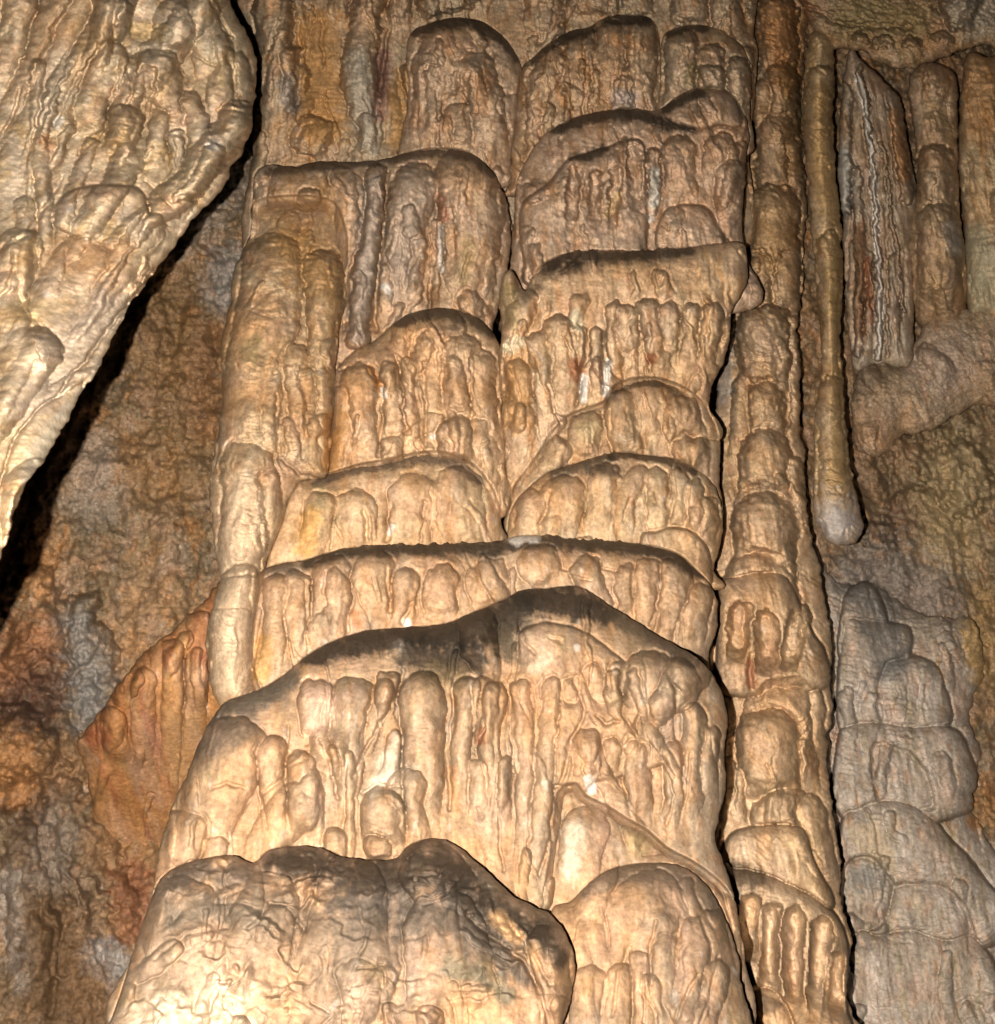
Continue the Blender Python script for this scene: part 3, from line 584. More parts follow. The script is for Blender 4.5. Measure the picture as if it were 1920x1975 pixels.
tier('flowstone tier with a black mossy band along its top edge, against the long dark crack',
     (960,700, 968,640, 965,560, 985,520, 1012,560, 1030,525, 1060,500, 1110,485, 1180,482, 1250,484, 1320,478, 1380,470, 1430,468, 1442,500, 1440,550, 1412,600, 1410,635, 1400,690, 1376,740, 1368,785, 1370,860, 1000,960, 965,960, 968,800),
     (470,3.60, 960,3.60), R=44, k=.6, seed=67, fringe=((1040,1300,4),), c1=(.58,.41,.24), c2=(.62,.46,.30), streak=(ORANGE,.45), drops=(120,9,18,40,130,.65,0,.15), ripple=(.8,9),
     lobes=[T((1185,600,16, 1188,680,14, 1190,760,12), k=.8, lift=8, part='lobe', rip=1.5), T((1210,612,24, 1205,700,20), k=.5, lift=8, part='lobe'), T((1250,598,26, 1262,650,24, 1290,740,18), k=.6, lift=10, part='lobe'),
            T((1292,606,22, 1290,700,18), k=.6, lift=6, part='lobe'), T((1335,600,18, 1330,720,16), k=.7, lift=4, part='lobe'), T((1375,600,22, 1360,720,20), k=.6, lift=4, part='lobe'), T((1152,640,14, 1148,780,12), k=.8, lift=5, part='flute'),
            T((1075,640,34, 1090,720,26, 1090,800,20), k=.5, lift=6, part='lobe', rip=.9), T((1040,660,24, 1050,760,20, 1060,830,14), k=.6, lift=4, part='lobe'), T((1000,720,28, 1010,860,26), k=.5, lift=3, part='lobe'),
            T((1010,580,26, 985,660,24), k=.4, lift=3), T((980,530,24, 975,600,22), k=.5, lift=3, part='lobe'), T((1110,640,12, 1118,690,12), k=.6),
            G((1058,740, 1068,790, 1080,810), 4, 14), G((1165,640, 1162,760), 3, 16), G((1128,680, 1112,780), 5, 16), G((969,690, 972,800, 975,940), 3, 10), G((1025,780, 1042,840), 4, 12), G((1258,650, 1255,710), 6, 10), G((960,620, 966,680), 4, 12), G((1350,590, 1345,640), 3, 10), G((1312,590, 1310,650), 3, 10)],
     stains=[((1060,510,18, 1120,494,18, 1190,494,14, 1260,492,14, 1330,486,12), CRUST_SHADE, .85, 1.0), ((1040,530,10, 1080,520,14, 1120,515,10), CRUST_SHADE, .6, 1.0), ((1010,580,8, 1040,550,8), CRUST_SHADE, .5, .9),
             ((1000,700,26, 995,800,28), (.48,.26,.09), .6, .8), ((1255,690,10), RED, .7, .7), ((1112,700,12, 1112,730,9), RED, .7, .7), ((1128,730,6, 1124,770,6), WHITE, .9, .5), ((1172,700,5, 1168,760,5), WHITE, .9, .5),
             ((1110,610,10, 1115,630,8), (.68,.6,.42), .8, .7), ((980,670,12, 1000,660,10), (.68,.6,.42), .8, .7), ((980,560,16, 985,620,14), OLIVE, .6, .8)])

build('fringed_column', 'tall tan column forming the cascade left edge, narrowing to ribbed rings near its foot', 'column',
      (484,450, 490,390, 560,375, 640,385, 668,440, 672,520, 670,580, 655,640, 648,720, 646,780, 640,840, 632,915, 604,925, 580,930, 560,960, 545,1010, 520,1070, 508,1120, 492,1200, 492,1290, 520,1400, 430,1420, 424,1362, 408,1330, 400,1270, 397,1236, 410,1170, 425,1113, 416,1070, 410,1013, 403,946, 410,881, 426,802, 430,723, 424,670, 436,620, 446,570, 452,520),
      (380,3.90, 590,3.70, 900,3.52, 1400,3.28), R=48, k=.7, seed=71, warm=.6, tilt=0, c1=(0.469,0.325,0.180), c2=(0.514,0.388,0.244), streak=(ORANGE,.35), ripple=(1.5,8), bend=-1.5, drops=(46,10,20,60,150,.4,-.05,.1), group=None, body='column_shaft', edge=3,
      lobes=[T((530,510,60, 520,600,64, 490,720,58, 480,850,56, 460,960,54), k=.3, lift=3, part='bulge', rip=1.2), T((625,520,40, 630,620,36, 620,760,30, 610,890,24), k=.6, lift=5, part='lobe'),
             T((570,690,30, 580,800,24, 590,880,20), k=.5, lift=3, part='flute', rip=1.2), T((590,720,16, 608,830,14, 600,890,14), k=.6, lift=3, part='flute', rip=1.2), T((560,820,16, 570,900,14), k=.5, rip=1.2),
             T((480,900,56, 478,1000,52, 462,1080,42), k=.3, lift=6, part='bulge', rip=1.6), T((462,1130,44, 446,1210,42, 446,1320,44), k=.4, lift=6, part='bulge', rip=2.0),
             T((520,930,24, 530,1000,18, 520,1060,12), k=.5, lift=3, part='flute', rip=1.4),
             G((545,880, 580,915, 615,925), 4, 12), G((532,760, 535,850, 545,900), 3, 8), G((648,620, 645,760, 638,880), 3, 10), G((425,1113, 470,1108, 510,1118), 3, 8), G((405,1175, 450,1168, 480,1172), 2.5, 6)],
      stains=[((560,480,40, 620,540,40), (.50,.28,.09), .5, .9), ((640,560,10, 642,640,10), (.5,.3,.12), .5, .8), ((470,960,40, 450,1100,40, 440,1300,36), (.62,.48,.33), .6, .8), ((490,660,14, 485,690,12), OLIVE, .5, .8), ((635,800,8, 632,900,8), (.48,.24,.07), .6, .8), ((545,890,10, 600,920,6), (.2,.13,.08), .5, .8)])

tier('tall peach fluted dome with dark crest, directly below the long grey hanging column',
     (640,770, 642,725, 664,695, 690,672, 730,652, 762,622, 800,602, 850,594, 900,602, 932,622, 955,648, 968,690, 970,780, 975,900, 965,1000, 630,1000, 632,900),
     (590,3.66, 1000,3.54), R=46, k=.6, seed=68, warm=.6, c1=(.60,.41,.24), c2=(.64,.47,.30), drops=(50,10,20,60,160,.55,0,.1), ripple=(.8,9), bend=.6,
     lobes=[T((692,735,34, 700,800,30, 705,890,26), k=.5, lift=7, part='lobe'), T((662,760,18, 660,890,18), k=.5, lift=2), T((752,720,22, 762,800,20, 765,890,20), k=.5, part='flute'), T((788,700,14, 795,800,16, 800,890,14), k=.6, part='flute'),
            T((840,640,60, 830,720,30, 830,850,20), k=.3, lift=2, part='lobe'), T((890,680,40, 885,760,30, 880,820,28), k=.45, lift=5, part='lobe', rip=1.4), T((880,842,42, 880,900,42), k=.5, lift=10, part='lobe', rip=1.2),
            T((930,700,28, 935,800,26, 945,880,22), k=.5, lift=4, part='lobe'), T((755,860,22, 755,900,24), k=.5, lift=3, part='lobe'), T((925,820,20, 930,900,20), k=.5, lift=3),
            G((735,740, 742,800, 728,880), 4, 14), G((775,720, 780,800, 790,840), 3, 9), G((818,700, 822,800, 822,860), 4, 12), G((860,680, 862,740), 3, 8), G((905,740, 912,800), 3, 8), G((650,712, 700,706, 725,735), 2.5, 8)],
     stains=[((770,622,9, 810,606,11, 850,602,12, 905,610,12, 945,640,10), CRUST_SHADE, .75, .7), ((715,710,6, 732,750,6), ORANGE, .8, .6), ((690,740,24, 690,790,22), (.48,.25,.10), .5, .8), ((740,752,4, 742,765,4), WHITE, .9, .5), ((836,842,4), WHITE, .9, .5), ((640,900,12, 660,800,10), (.46,.24,.08), .7, .8), ((850,635,10, 880,640,8), (.2,.14,.1), .5, .8)])

tier('small rounded dome on the right side, crossed by a short dark crack',
     (985,960, 1000,925, 1040,870, 1060,835, 1095,800, 1130,785, 1165,772, 1178,748, 1210,730, 1260,726, 1310,740, 1348,765, 1370,795, 1384,830, 1390,870, 1388,930, 1390,1000, 1300,1040, 1000,1040),
     (720,3.57, 1040,3.56), R=34, k=.6, seed=69, c1=(.52,.37,.22), c2=(.56,.42,.27), drops=(46,10,18,40,110,.5,0,.15), ripple=(.9,9), bend=1,
     lobes=[T((1195,785,34, 1210,850,32, 1220,900,28), k=.5, lift=6, part='lobe', rip=1.5), T((1250,765,40, 1255,860,34), k=.3, lift=2, part='lobe'), T((1310,800,40, 1330,850,36), k=.4, lift=3, part='lobe'), T((1130,820,34, 1120,880,34), k=.4, lift=3, part='lobe'),
            T((1330,870,32, 1360,890,28), k=.4, lift=4, part='lobe'), T((1075,870,30, 1050,920,26), k=.4), G((1320,835, 1345,842, 1385,848), 3, 14), G((1235,790, 1240,860), 3, 8), G((1180,790, 1182,880), 2.5, 6), G((1045,880, 1020,910, 1000,940), 3, 8)],
     stains=[((1185,752,7, 1220,738,8, 1270,736,9, 1330,760,9), CRUST_SHADE, .7, .7), ((1105,800,9, 1165,776,10, 1180,760,9), (.13,.10,.08), .6, .9), ((1140,830,20), (.5,.42,.22), .5, .8), ((1330,820,20), (.52,.32,.18), .5, .8)])

tier('low peach dome with dark crest, resting just above the wide middle tier on its left',
     (500,1100, 505,1010, 530,955, 575,925, 612,918, 645,908, 690,894, 745,884, 800,872, 845,868, 885,878, 918,898, 945,930, 962,965, 968,1010, 966,1100, 560,1120),
     (860,3.54, 1100,3.52), R=48, k=.65, seed=72, km=1.7, flute=2, fringe=((800,940,2.5),), c1=(.53,.36,.21), c2=(.57,.43,.26), drops=(16,12,24,60,150,.4,0,.1), ripple=(.6,9),
     lobes=[T((690,980,40, 690,1060,30), k=.3, lift=2, part='lobe'), T((800,960,50, 790,1060,40), k=.25, lift=2, part='lobe'), T((880,950,50, 900,1060,40), k=.3, lift=2, part='lobe'), T((620,980,36, 600,1060,26), k=.4, lift=2, part='lobe'),
            G((704,985, 705,1045), 3.5, 10), G((757,975, 748,1000, 745,1045), 4, 12), G((818,970, 815,995), 6, 12), G((818,1010, 812,1045), 3, 8), G((648,1000, 640,1060), 3, 8)],
     stains=[((610,934,7, 660,910,10, 730,894,11, 800,882,13, 850,880,15, 900,896,15, 940,930,12), (.08,.065,.055), .75, .7), ((600,1000,20, 590,1060,16), (.50,.28,.08), .7, .8), ((758,1015,4, 752,1030,4), WHITE, .8, .5), ((620,960,20), OLIVE, .5, .9)])

tier('scalloped dome with mossy crest, below the small rounded dome on the right side',
     (978,1060, 982,1000, 996,965, 1022,938, 1055,912, 1085,900, 1125,890, 1165,878, 1210,872, 1250,878, 1300,884, 1340,902, 1372,928, 1390,965, 1395,1010, 1388,1060, 1376,1100, 1370,1140, 980,1140),
     (860,3.49, 1140,3.47), R=44, k=.65, seed=73, km=1.8, flute=2, fringe=((1110,1200,4),), c1=(.54,.39,.23), c2=(.58,.44,.28), drops=(20,10,20,60,150,.45,0,.15), ripple=(.6,9),
     lobes=[T((1090,960,44, 1070,1050,40), k=.3, lift=3, part='lobe'), T((1165,930,36, 1160,1050,32), k=.35, lift=2, part='lobe'), T((1228,920,24, 1205,960,22, 1200,1040,22), k=.5, lift=4, part='lobe'), T((1265,925,22, 1275,990,22, 1260,1040,20), k=.5, lift=4, part='lobe'),
            T((1308,925,20, 1310,1030,20), k=.6, lift=4, part='lobe'), T((1340,940,20, 1340,1040,20), k=.6, lift=4, part='lobe'), T((1370,975,18, 1365,1060,18), k=.6, lift=3, part='lobe'), T((1030,970,26, 1005,1050,22), k=.4, lift=2, part='lobe'),
            P((1235,1036, 1265,1024, 1300,1015, 1335,1022, 1362,1050, 1374,1090, 1360,1140, 1240,1140), 22, .6, 8, 'lobe', 1.2), G((1062,950, 1050,990, 1040,1010), 3, 10), G((1255,955, 1262,970), 6, 8), G((1296,900, 1302,960, 1290,1010), 3, 9), G((1330,940, 1325,1010), 3, 9), G((1218,960, 1205,1000), 3, 8)],
     stains=[((1070,912,12, 1120,898,14, 1175,884,16), (.09,.075,.055), .8, 1.0), ((1130,900,12, 1190,908,12), (.10,.08,.06), .6, 1.0), ((1180,880,7, 1215,876,7, 1290,888,7, 1340,912,6), CRUST_SHADE, .8, .7), ((1262,962,8), (.25,.17,.09), .6, .6), ((985,1010,6, 990,1060,6), (.45,.3,.16), .5, .8)])

tier('wide tan tier with a black crusted top edge crossing the middle of the cascade',
     (455,1330, 465,1230, 480,1150, 500,1105, 540,1088, 590,1080, 640,1064, 700,1054, 800,1052, 880,1050, 950,1046, 1000,1034, 1050,1034, 1100,1040, 1200,1046, 1260,1052, 1310,1068, 1342,1096, 1368,1124, 1384,1165, 1382,1215, 1368,1260, 1370,1300, 1380,1420, 1200,1500, 500,1500),
     (1030,3.38, 1500,3.32), R=44, k=.6, seed=74, km=1.9, flute=2.5, fringe=((690,960,4),(1040,1200,5)), tilt=.3, c1=(0.429,0.292,0.178), c2=(0.462,0.340,0.223), drops=(36,12,30,60,190,.45,0,.08), ripple=(.9,10),
     lobes=[T((535,1130,26, 530,1230,24, 520,1300,20), k=.5, lift=3, part='lobe', rip=1.2), T((575,1120,24, 575,1230,22, 580,1290,16), k=.5, lift=4, part='lobe'), T((640,1110,40, 640,1230,34), k=.35, lift=3, part='lobe'), T((720,1100,40, 715,1200,30), k=.35, lift=2, part='lobe'), T((785,1120,26, 775,1210,22), k=.5, lift=3, part='lobe'),
            T((850,1120,34, 850,1200,30), k=.4, lift=3, part='lobe'), T((940,1120,44, 950,1180,40), k=.3, lift=2, part='lobe'), T((1040,1090,40, 1060,1120,34), k=.3, lift=2), T((1130,1100,30, 1150,1160,30, 1170,1210,20), k=.5, lift=5, part='lobe'), T((1205,1110,24, 1215,1200,22), k=.5, lift=5, part='lobe'), T((1250,1100,26, 1245,1230,22), k=.5, lift=5, part='lobe'),
            T((1300,1110,34, 1295,1200,28, 1290,1260,24), k=.5, lift=4, part='lobe'), T((1345,1150,28, 1335,1250,24), k=.5, lift=3, part='lobe'), G((588,1120, 590,1180, 600,1240), 3, 9), G((625,1100, 622,1140), 3, 6), G((745,1100, 752,1180), 2.5, 7), G((682,1165, 672,1190, 672,1220), 5, 9), G((795,1165, 778,1200), 4, 12), G((1070,1070, 1085,1095, 1100,1100), 4, 9), G((1100,1112, 1140,1118), 3, 8), G((1140,1075, 1165,1095, 1190,1100), 4, 10), G((1270,1090, 1275,1130, 1262,1180, 1255,1205), 3, 10), G((1330,1120, 1320,1170, 1305,1200, 1300,1240), 3, 9), G((560,1240, 570,1290), 3, 8), G((510,1170, 495,1250, 490,1290), 4, 12)],
     stains=[((590,1086,10, 640,1070,11, 700,1062,11, 780,1060,13, 870,1060,16, 950,1058,17, 1000,1050,8, 1060,1046,16, 1120,1048,18, 1200,1054,14, 1270,1064,14, 1320,1084,12, 1350,1110,9), CRUST_SHADE, .88, .9), ((510,1095,12, 560,1096,12), (.12,.1,.08), .7, .8),
             ((990,1040,8, 1030,1036,9), WHITE, .85, .7), ((510,1240,14, 505,1300,14), (.50,.28,.08), .6, .8), ((683,1185,7, 690,1205,7), (.42,.2,.09), .7, .6), ((785,1200,6), WHITE, .9, .5), ((1060,1095,30), (.52,.32,.17), .5, .8)])

build('orange_curtain', 'rusty orange curtain of stone hanging left of the fringed column foot', 'drapery',
      (436,1080, 425,1118, 395,1160, 345,1205, 310,1235, 280,1260, 255,1290, 225,1325, 200,1365, 165,1410, 150,1440, 165,1480, 175,1540, 190,1620, 230,1700, 330,1700, 400,1600, 470,1400, 470,1200),
      (1080,3.62, 1340,3.6, 1700,4.0), R=30, k=.5, seed=75, tilt=0, c1=(0.324,0.153,0.054), c2=(0.396,0.207,0.081), streak=(RED,.5), ripple=(.6,10), edge=5, drops=(40,10,22,50,120,.5,-.1,0), lump=(6,70), body='curtain',
      lobes=[T((335,1250,20, 330,1400,22, 325,1500,18), k=.25, part='fold'), T((385,1200,22, 380,1330,24, 370,1450,20), k=.25, part='fold'), T((280,1310,24, 270,1480,26), k=.25, part='fold'), T((215,1390,28, 230,1480,30), k=.25, part='fold')],
      stains=[((290,1260,12, 240,1320,12, 180,1400,12), (.16,.07,.03), .6, .8), ((390,1200,26, 395,1260,20), (.30,.12,.06), .6, .8), ((350,1400,30, 340,1480,26), (.5,.3,.14), .6, .8), ((190,1420,20), (.2,.06,.03), .7, .8)])

tier('huge drooping flowstone tier with a black sooty crest, above the two lowest domes',
     (250,2000, 285,1800, 298,1700, 312,1620, 335,1550, 362,1490, 385,1430, 412,1380, 440,1352, 500,1330, 550,1300, 595,1262, 650,1234, 710,1216, 790,1210, 860,1202, 905,1184, 945,1168, 985,1150, 1010,1138, 1060,1134, 1105,1130, 1140,1142, 1180,1170, 1225,1198, 1290,1238, 1345,1268, 1378,1305, 1398,1350, 1404,1400, 1398,1450, 1400,1520, 1388,1570, 1380,1620, 1395,1660, 1420,1760, 1400,1900, 1000,2000),
     (1130,3.25, 1600,3.21, 2000,3.18), R=70, k=.65, seed=76, slope=-.15, tilt=.5, c1=(0.321,0.224,0.138), c2=(0.352,0.266,0.180), streak=(ORANGE,.25), drops=(120,12,34,80,260,.55,0,.2), ripple=(.6,9), broad=(230,.15), part='lobe', lump=(18,100),
     lobes=[P((1000,1250, 1006,1215, 1040,1200, 1090,1205, 1140,1225, 1200,1270, 1280,1330, 1300,1400, 1270,1480, 1000,1500), 50, .25, 3),
            T((612,1350,40, 608,1400,28, 600,1430,10), k=.4, lift=3, part='lobe'), T((680,1350,46, 672,1420,36, 670,1520,24, 668,1600,20), k=.4, lift=5, part='lobe'), T((740,1330,24, 725,1400,16, 690,1480,12), k=.6, lift=3, part='flute'),
            T((815,1340,46, 820,1440,40, 818,1540,34, 815,1620,32), k=.45, lift=6, part='lobe', rip=1.4), T((900,1330,24, 890,1430,20, 885,1560,18), k=.6, lift=4, part='lobe'), T((955,1340,26, 945,1420,22, 935,1600,22), k=.6, lift=4, part='lobe'),
            T((1010,1330,24, 1015,1450,22, 1010,1600,16, 1000,1700,12), k=.6, lift=4, part='lobe'), T((1065,1320,22, 1055,1450,22, 1040,1600,20, 1030,1720,14), k=.6, lift=6, part='lobe'),
            T((1105,1320,22, 1100,1370,18), k=.6, lift=3), T((1140,1290,22, 1165,1350,20, 1170,1390,16), k=.6, lift=3, part='lobe'), T((1190,1290,20, 1190,1370,16), k=.6, lift=3, part='lobe'),
            T((1250,1300,50, 1250,1380,52, 1255,1420,26), k=.45, lift=6, part='lobe'), T((1130,1430,34, 1125,1500,26, 1110,1540,14), k=.5, lift=6, part='lobe'), T((1180,1440,24, 1180,1510,18), k=.6, lift=4, part='lobe'), T((1225,1450,28, 1235,1540,24, 1240,1600,14), k=.5, lift=5, part='lobe'),
            T((1300,1450,24, 1300,1540,22, 1290,1600,16), k=.6, lift=5, part='lobe'), T((1340,1380,24, 1340,1470,22, 1330,1600,18), k=.6, lift=5, part='lobe'), T((1372,1420,18, 1365,1560,16), k=.7, lift=4, part='lobe'), T((1310,1290,26, 1345,1340,22), k=.5, lift=3, part='lobe'),
            T((450,1450,70, 420,1520,64, 380,1640,50), k=.3, lift=4, part='lobe'), T((525,1450,34, 530,1540,26, 525,1620,24), k=.5, lift=5, part='lobe'), T((580,1480,30, 592,1530,34, 590,1620,34), k=.45, lift=8, part='lobe', rip=1.3), T((360,1600,44, 330,1700,34), k=.4, lift=3, part='lobe'),
            T((740,1560,44, 740,1640,40), k=.45, lift=10, part='lobe', rip=1.6), T((725,1630,26, 728,1660,26), k=.6, lift=7, part='lobe'), T((640,1440,12, 650,1530,10), k=.7, part='flute'), T((765,1420,14, 755,1490,22, 730,1520,16), k=.4, part='flute'),
            T((920,1480,20, 925,1590,20), k=.5, lift=3, part='lobe'), T((975,1470,16, 970,1600,16), k=.6, lift=3, part='lobe'), T((1020,1650,12, 1010,1720,10), k=.7, part='flute'),
            G((775,1290, 770,1340, 735,1400, 705,1440, 680,1500), 4, 14), G((775,1380, 778,1480, 782,1600), 3, 10), G((870,1330, 878,1400, 862,1450, 868,1560), 4, 12), G((925,1350, 935,1400, 915,1450), 3, 9), G((985,1340, 990,1440, 985,1540), 3, 9), G((1035,1320, 1035,1440), 3, 8),
            G((1110,1310, 1130,1370, 1100,1430, 1085,1500, 1075,1520), 4, 13), G((1150,1380, 1165,1395, 1190,1390), 4, 12), G((1210,1280, 1200,1380, 1230,1420, 1265,1445, 1300,1500), 3.5, 11), G((1300,1320, 1300,1370), 3, 8), G((558,1400, 552,1500, 505,1530, 515,1600), 3, 9),
            G((1065,1600, 1055,1650, 1040,1690), 3.5, 12), G((640,1500, 650,1540), 3.5, 12), G((700,1530, 730,1512, 780,1518), 3, 10), G((620,1430, 640,1500), 4, 10), G((1070,1500, 1066,1560, 1062,1620), 3, 10), G((410,1520, 440,1512, 470,1520), 4, 8), G((925,1560, 930,1580), 5, 8), G((962,1560, 965,1640, 975,1680), 3, 9),
            G((1000,1200, 1010,1240, 1030,1260), 4, 10), G((1060,1232, 1085,1238), 4, 8), G((1335,1450, 1320,1560), 3, 9), G((1280,1480, 1300,1530, 1285,1590), 3, 9)],
     stains=[((600,1270,14, 650,1248,22, 720,1232,24, 800,1226,22, 870,1222,30, 930,1210,34, 985,1190,34, 1010,1160,22), CRUST_SHADE, .92, .7), ((790,1262,26, 850,1272,34, 910,1268,30), CRUST_SHADE, .88, .8), ((1015,1155,18, 1070,1160,26, 1120,1165,26, 1165,1190,16), CRUST_SHADE, .92, .7), ((960,1230,26, 1000,1260,20, 1040,1272,12), (.07,.055,.035), .85, .9),
             ((1180,1190,10, 1230,1215,14, 1290,1250,13, 1340,1280,10), (.09,.07,.05), .8, .8), ((420,1370,20, 480,1350,24, 560,1310,20), (.08,.075,.06), .8, 1.0), ((380,1450,26, 430,1410,34, 480,1390,26), (.12,.10,.08), .7, 1.0), ((830,1310,26, 890,1310,20), (.22,.16,.08), .4, 1.1), ((1210,1230,24, 1260,1270,18), (.25,.19,.12), .5, 1.0),
             ((620,1350,30, 610,1400,20), (.58,.40,.30), .6, .8), ((762,1420,8, 745,1490,16, 715,1530,8), (.66,.58,.46), .6, 1.0), ((1030,1290,10, 1055,1270,10), (.62,.55,.4), .6, 1.0), ((1112,1248,5), WHITE, .5, .6), ((1135,1505,7, 1140,1520,7), WHITE, .8, .6), ((930,1410,8, 925,1430,8), RED, .5, .7), ((872,1480,6, 880,1560,8), (.42,.22,.10), .6, .7), ((1030,1310,8, 1015,1390,6), (.46,.25,.13), .4, .8), ((640,1440,10, 655,1480,8), (.45,.26,.12), .4, .8), ((1030,1250,26), (.6,.42,.28), .5, .7)])

tier('smooth pale sloping lobe tucked between the huge tier and the lowest middle dome',
     (1030,1800, 1045,1740, 1055,1680, 1065,1600, 1072,1530, 1085,1515, 1115,1510, 1130,1532, 1170,1552, 1215,1580, 1250,1600, 1290,1635, 1335,1658, 1380,1690, 1408,1720, 1424,1760, 1432,1830, 1430,2000, 1040,2000),
     (1500,3.11, 2000,3.1), R=38, k=.6, seed=77, flute=1.5, tilt=.8, c1=(0.332,0.236,0.149), c2=(0.365,0.279,0.193), streak=(PINK,.3), drops=(24,14,30,60,160,.3,0,.1), ripple=(.4,10), body='lobe_body',
     lobes=[G((1240,1648, 1300,1642, 1350,1660, 1395,1730, 1415,1800), 3.5, 10), T((1130,1600,50, 1110,1700,40), k=.2, lift=1, part='lobe'), T((1040,1680,12, 1050,1730,12), k=.7, lift=4, part='lobe')],
     stains=[((1190,1575,9, 1240,1608,10, 1300,1648,12, 1350,1672,16, 1400,1720,14), (.13,.09,.06), .75, .9), ((1110,1600,16, 1100,1680,16), (.72,.62,.48), .5, .9), ((1050,1730,7), WHITE, .9, .6), ((1235,1625,20), (.42,.33,.15), .4, .8)])

tier('smooth rounded dome at the bottom of the cascade, right of the scaly lowest dome',
     (1040,2060, 1062,1900, 1064,1760, 1100,1740, 1135,1706, 1170,1680, 1210,1668, 1255,1664, 1305,1668, 1345,1690, 1378,1728, 1402,1775, 1420,1830, 1430,1890, 1428,2060),
     (1660,2.97, 2060,2.95), R=60, k=.65, seed=78, km=1.9, flute=2.5, tilt=.95, c1=(0.246,0.172,0.108), c2=(0.273,0.208,0.143), streak=(PINK,.3), drops=(36,14,34,90,240,.45,0,.2), ripple=(.5,10), broad=(150,.12),
     lobes=[T((1250,1760,80, 1240,1860,60), k=.15, lift=1, part='lobe'), T((1140,1900,36, 1130,2020,36), k=.4, lift=3, part='lobe'), T((1195,1880,26, 1185,2020,26), k=.5, lift=4, part='lobe'), T((1235,1850,22, 1245,1940,24, 1235,2040,24), k=.5, lift=4, part='lobe'), T((1290,1830,34, 1280,1900,30, 1300,2040,26), k=.4, lift=4, part='lobe'), T((1345,1800,36, 1330,1900,30, 1310,2040,24), k=.45, lift=5, part='lobe'), T((1385,1880,26, 1360,1960,24, 1350,2040,24), k=.5, lift=4, part='lobe'), T((1370,1780,24, 1400,1850,18), k=.6, lift=4, part='lobe'),
            G((1262,1780, 1252,1840, 1258,1900), 3, 8), G((1215,1830, 1190,1870, 1180,1960), 4, 9), G((1345,1880, 1320,1930, 1300,1990), 3.5, 10), G((1385,1850, 1370,1920, 1345,1990), 3, 8), G((1165,1890, 1160,1960), 3, 8), G((1350,1740, 1375,1790), 3, 7), G((1245,1880, 1240,1975), 3, 9)],
     stains=[((1130,1724,12, 1175,1694,16, 1225,1682,20, 1290,1684,22, 1345,1712,18, 1380,1760,12), (.14,.11,.08), .75, .8), ((1098,1800,16, 1110,1880,20), (.56,.36,.19), .6, .9), ((1132,1895,10, 1132,1910,9), (.42,.25,.12), .6, .6), ((1350,1755,12, 1370,1800,12), (.2,.14,.09), .5, 1.0)])

tier('scaly lowest dome with a dark crest filling the bottom left of the cascade',
     (170,2060, 200,2000, 228,1930, 250,1860, 272,1790, 290,1740, 306,1700, 340,1672, 395,1656, 450,1650, 490,1664, 520,1640, 570,1632, 620,1636, 660,1652, 710,1658, 762,1656, 790,1630, 830,1618, 870,1624, 910,1655, 950,1690, 990,1728, 1030,1748, 1060,1762, 1088,1792, 1104,1830, 1110,1880, 1098,1940, 1080,2000, 1080,2060),
     (1610,2.97, 2060,2.95), R=90, k=.6, seed=79, tilt=.85, slope=-.2, flute=1.5, c1=(0.201,0.140,0.088), c2=(0.228,0.169,0.116), streak=(PINK,.25), drops=(60,12,34,50,140,.4,0,.35), ripple=(.9,12), broad=(260,.2), scales=3.8, lump=(20,80),
     lobes=[T((830,1680,60, 880,1740,60), k=.35, lift=4, part='lobe'),
            T((360,1760,70, 320,1900,80), k=.16, lift=1), T((520,1740,60, 480,1860,80), k=.18, lift=1, part='lobe'), T((680,1720,70, 660,1880,90), k=.18, lift=1), T((690,1880,40, 700,2010,40), k=.25, lift=2, part='lobe'), T((860,1800,80, 880,1960,90), k=.2, lift=2, part='lobe'), G((900,1762, 955,1812, 1005,1850, 1040,1905, 1058,1990), 5, 20), G((985,1790, 1030,1840, 1062,1900), 5, 10),
            T((1060,1830,44, 1070,1900,34, 1060,2000,20), k=.4, lift=6, part='lobe'), 
            G((480,1790, 520,1745, 560,1750, 590,1800), 5, 12), G((420,1740, 470,1740, 500,1755), 5, 9), G((330,1780, 380,1730, 460,1700), 5, 9), G((300,1850, 360,1800, 440,1790), 4, 8), G((600,1935, 640,1960, 620,1975), 3, 9), G((690,1865, 740,1860, 745,1900), 3, 9)],
     stains=[((330,1740,50, 480,1760,60, 640,1800,60, 760,1830,50), (.13,.10,.07), .75, 1.2), ((330,1860,60, 520,1880,60), (.30,.22,.15), .4, 1.2), ((320,1700,22, 400,1680,26, 480,1690,26), (.12,.10,.08), .7, 1.1), ((340,1770,24, 430,1750,26, 500,1770,20), (.14,.12,.09), .6, 1.2), ((540,1660,24, 620,1672,34, 700,1690,38, 770,1690,44, 840,1670,44, 890,1710,40, 940,1750,34, 1000,1790,26, 1050,1800,22, 1080,1850,16), CRUST_SHADE, .88, .9), ((650,1740,30, 740,1750,44, 830,1760,44, 900,1790,36, 960,1840,26, 1010,1890,18), (.08,.068,.055), .85, 1.1), ((540,1740,26, 600,1760,20), (.13,.10,.07), .6, 1.1),
             ((680,1800,20, 710,1790,20), (.10,.08,.06), .6, 1.1), ((870,1870,22, 920,1880,20, 980,1920,16), (.10,.10,.07), .75, 1.0), ((960,1770,12, 1000,1810,10), (.58,.36,.18), .6, .8), ((300,1980,50, 420,1960,60), (.70,.58,.42), .5, 1.0), ((720,1870,14), (.24,.17,.09), .6, .8)])

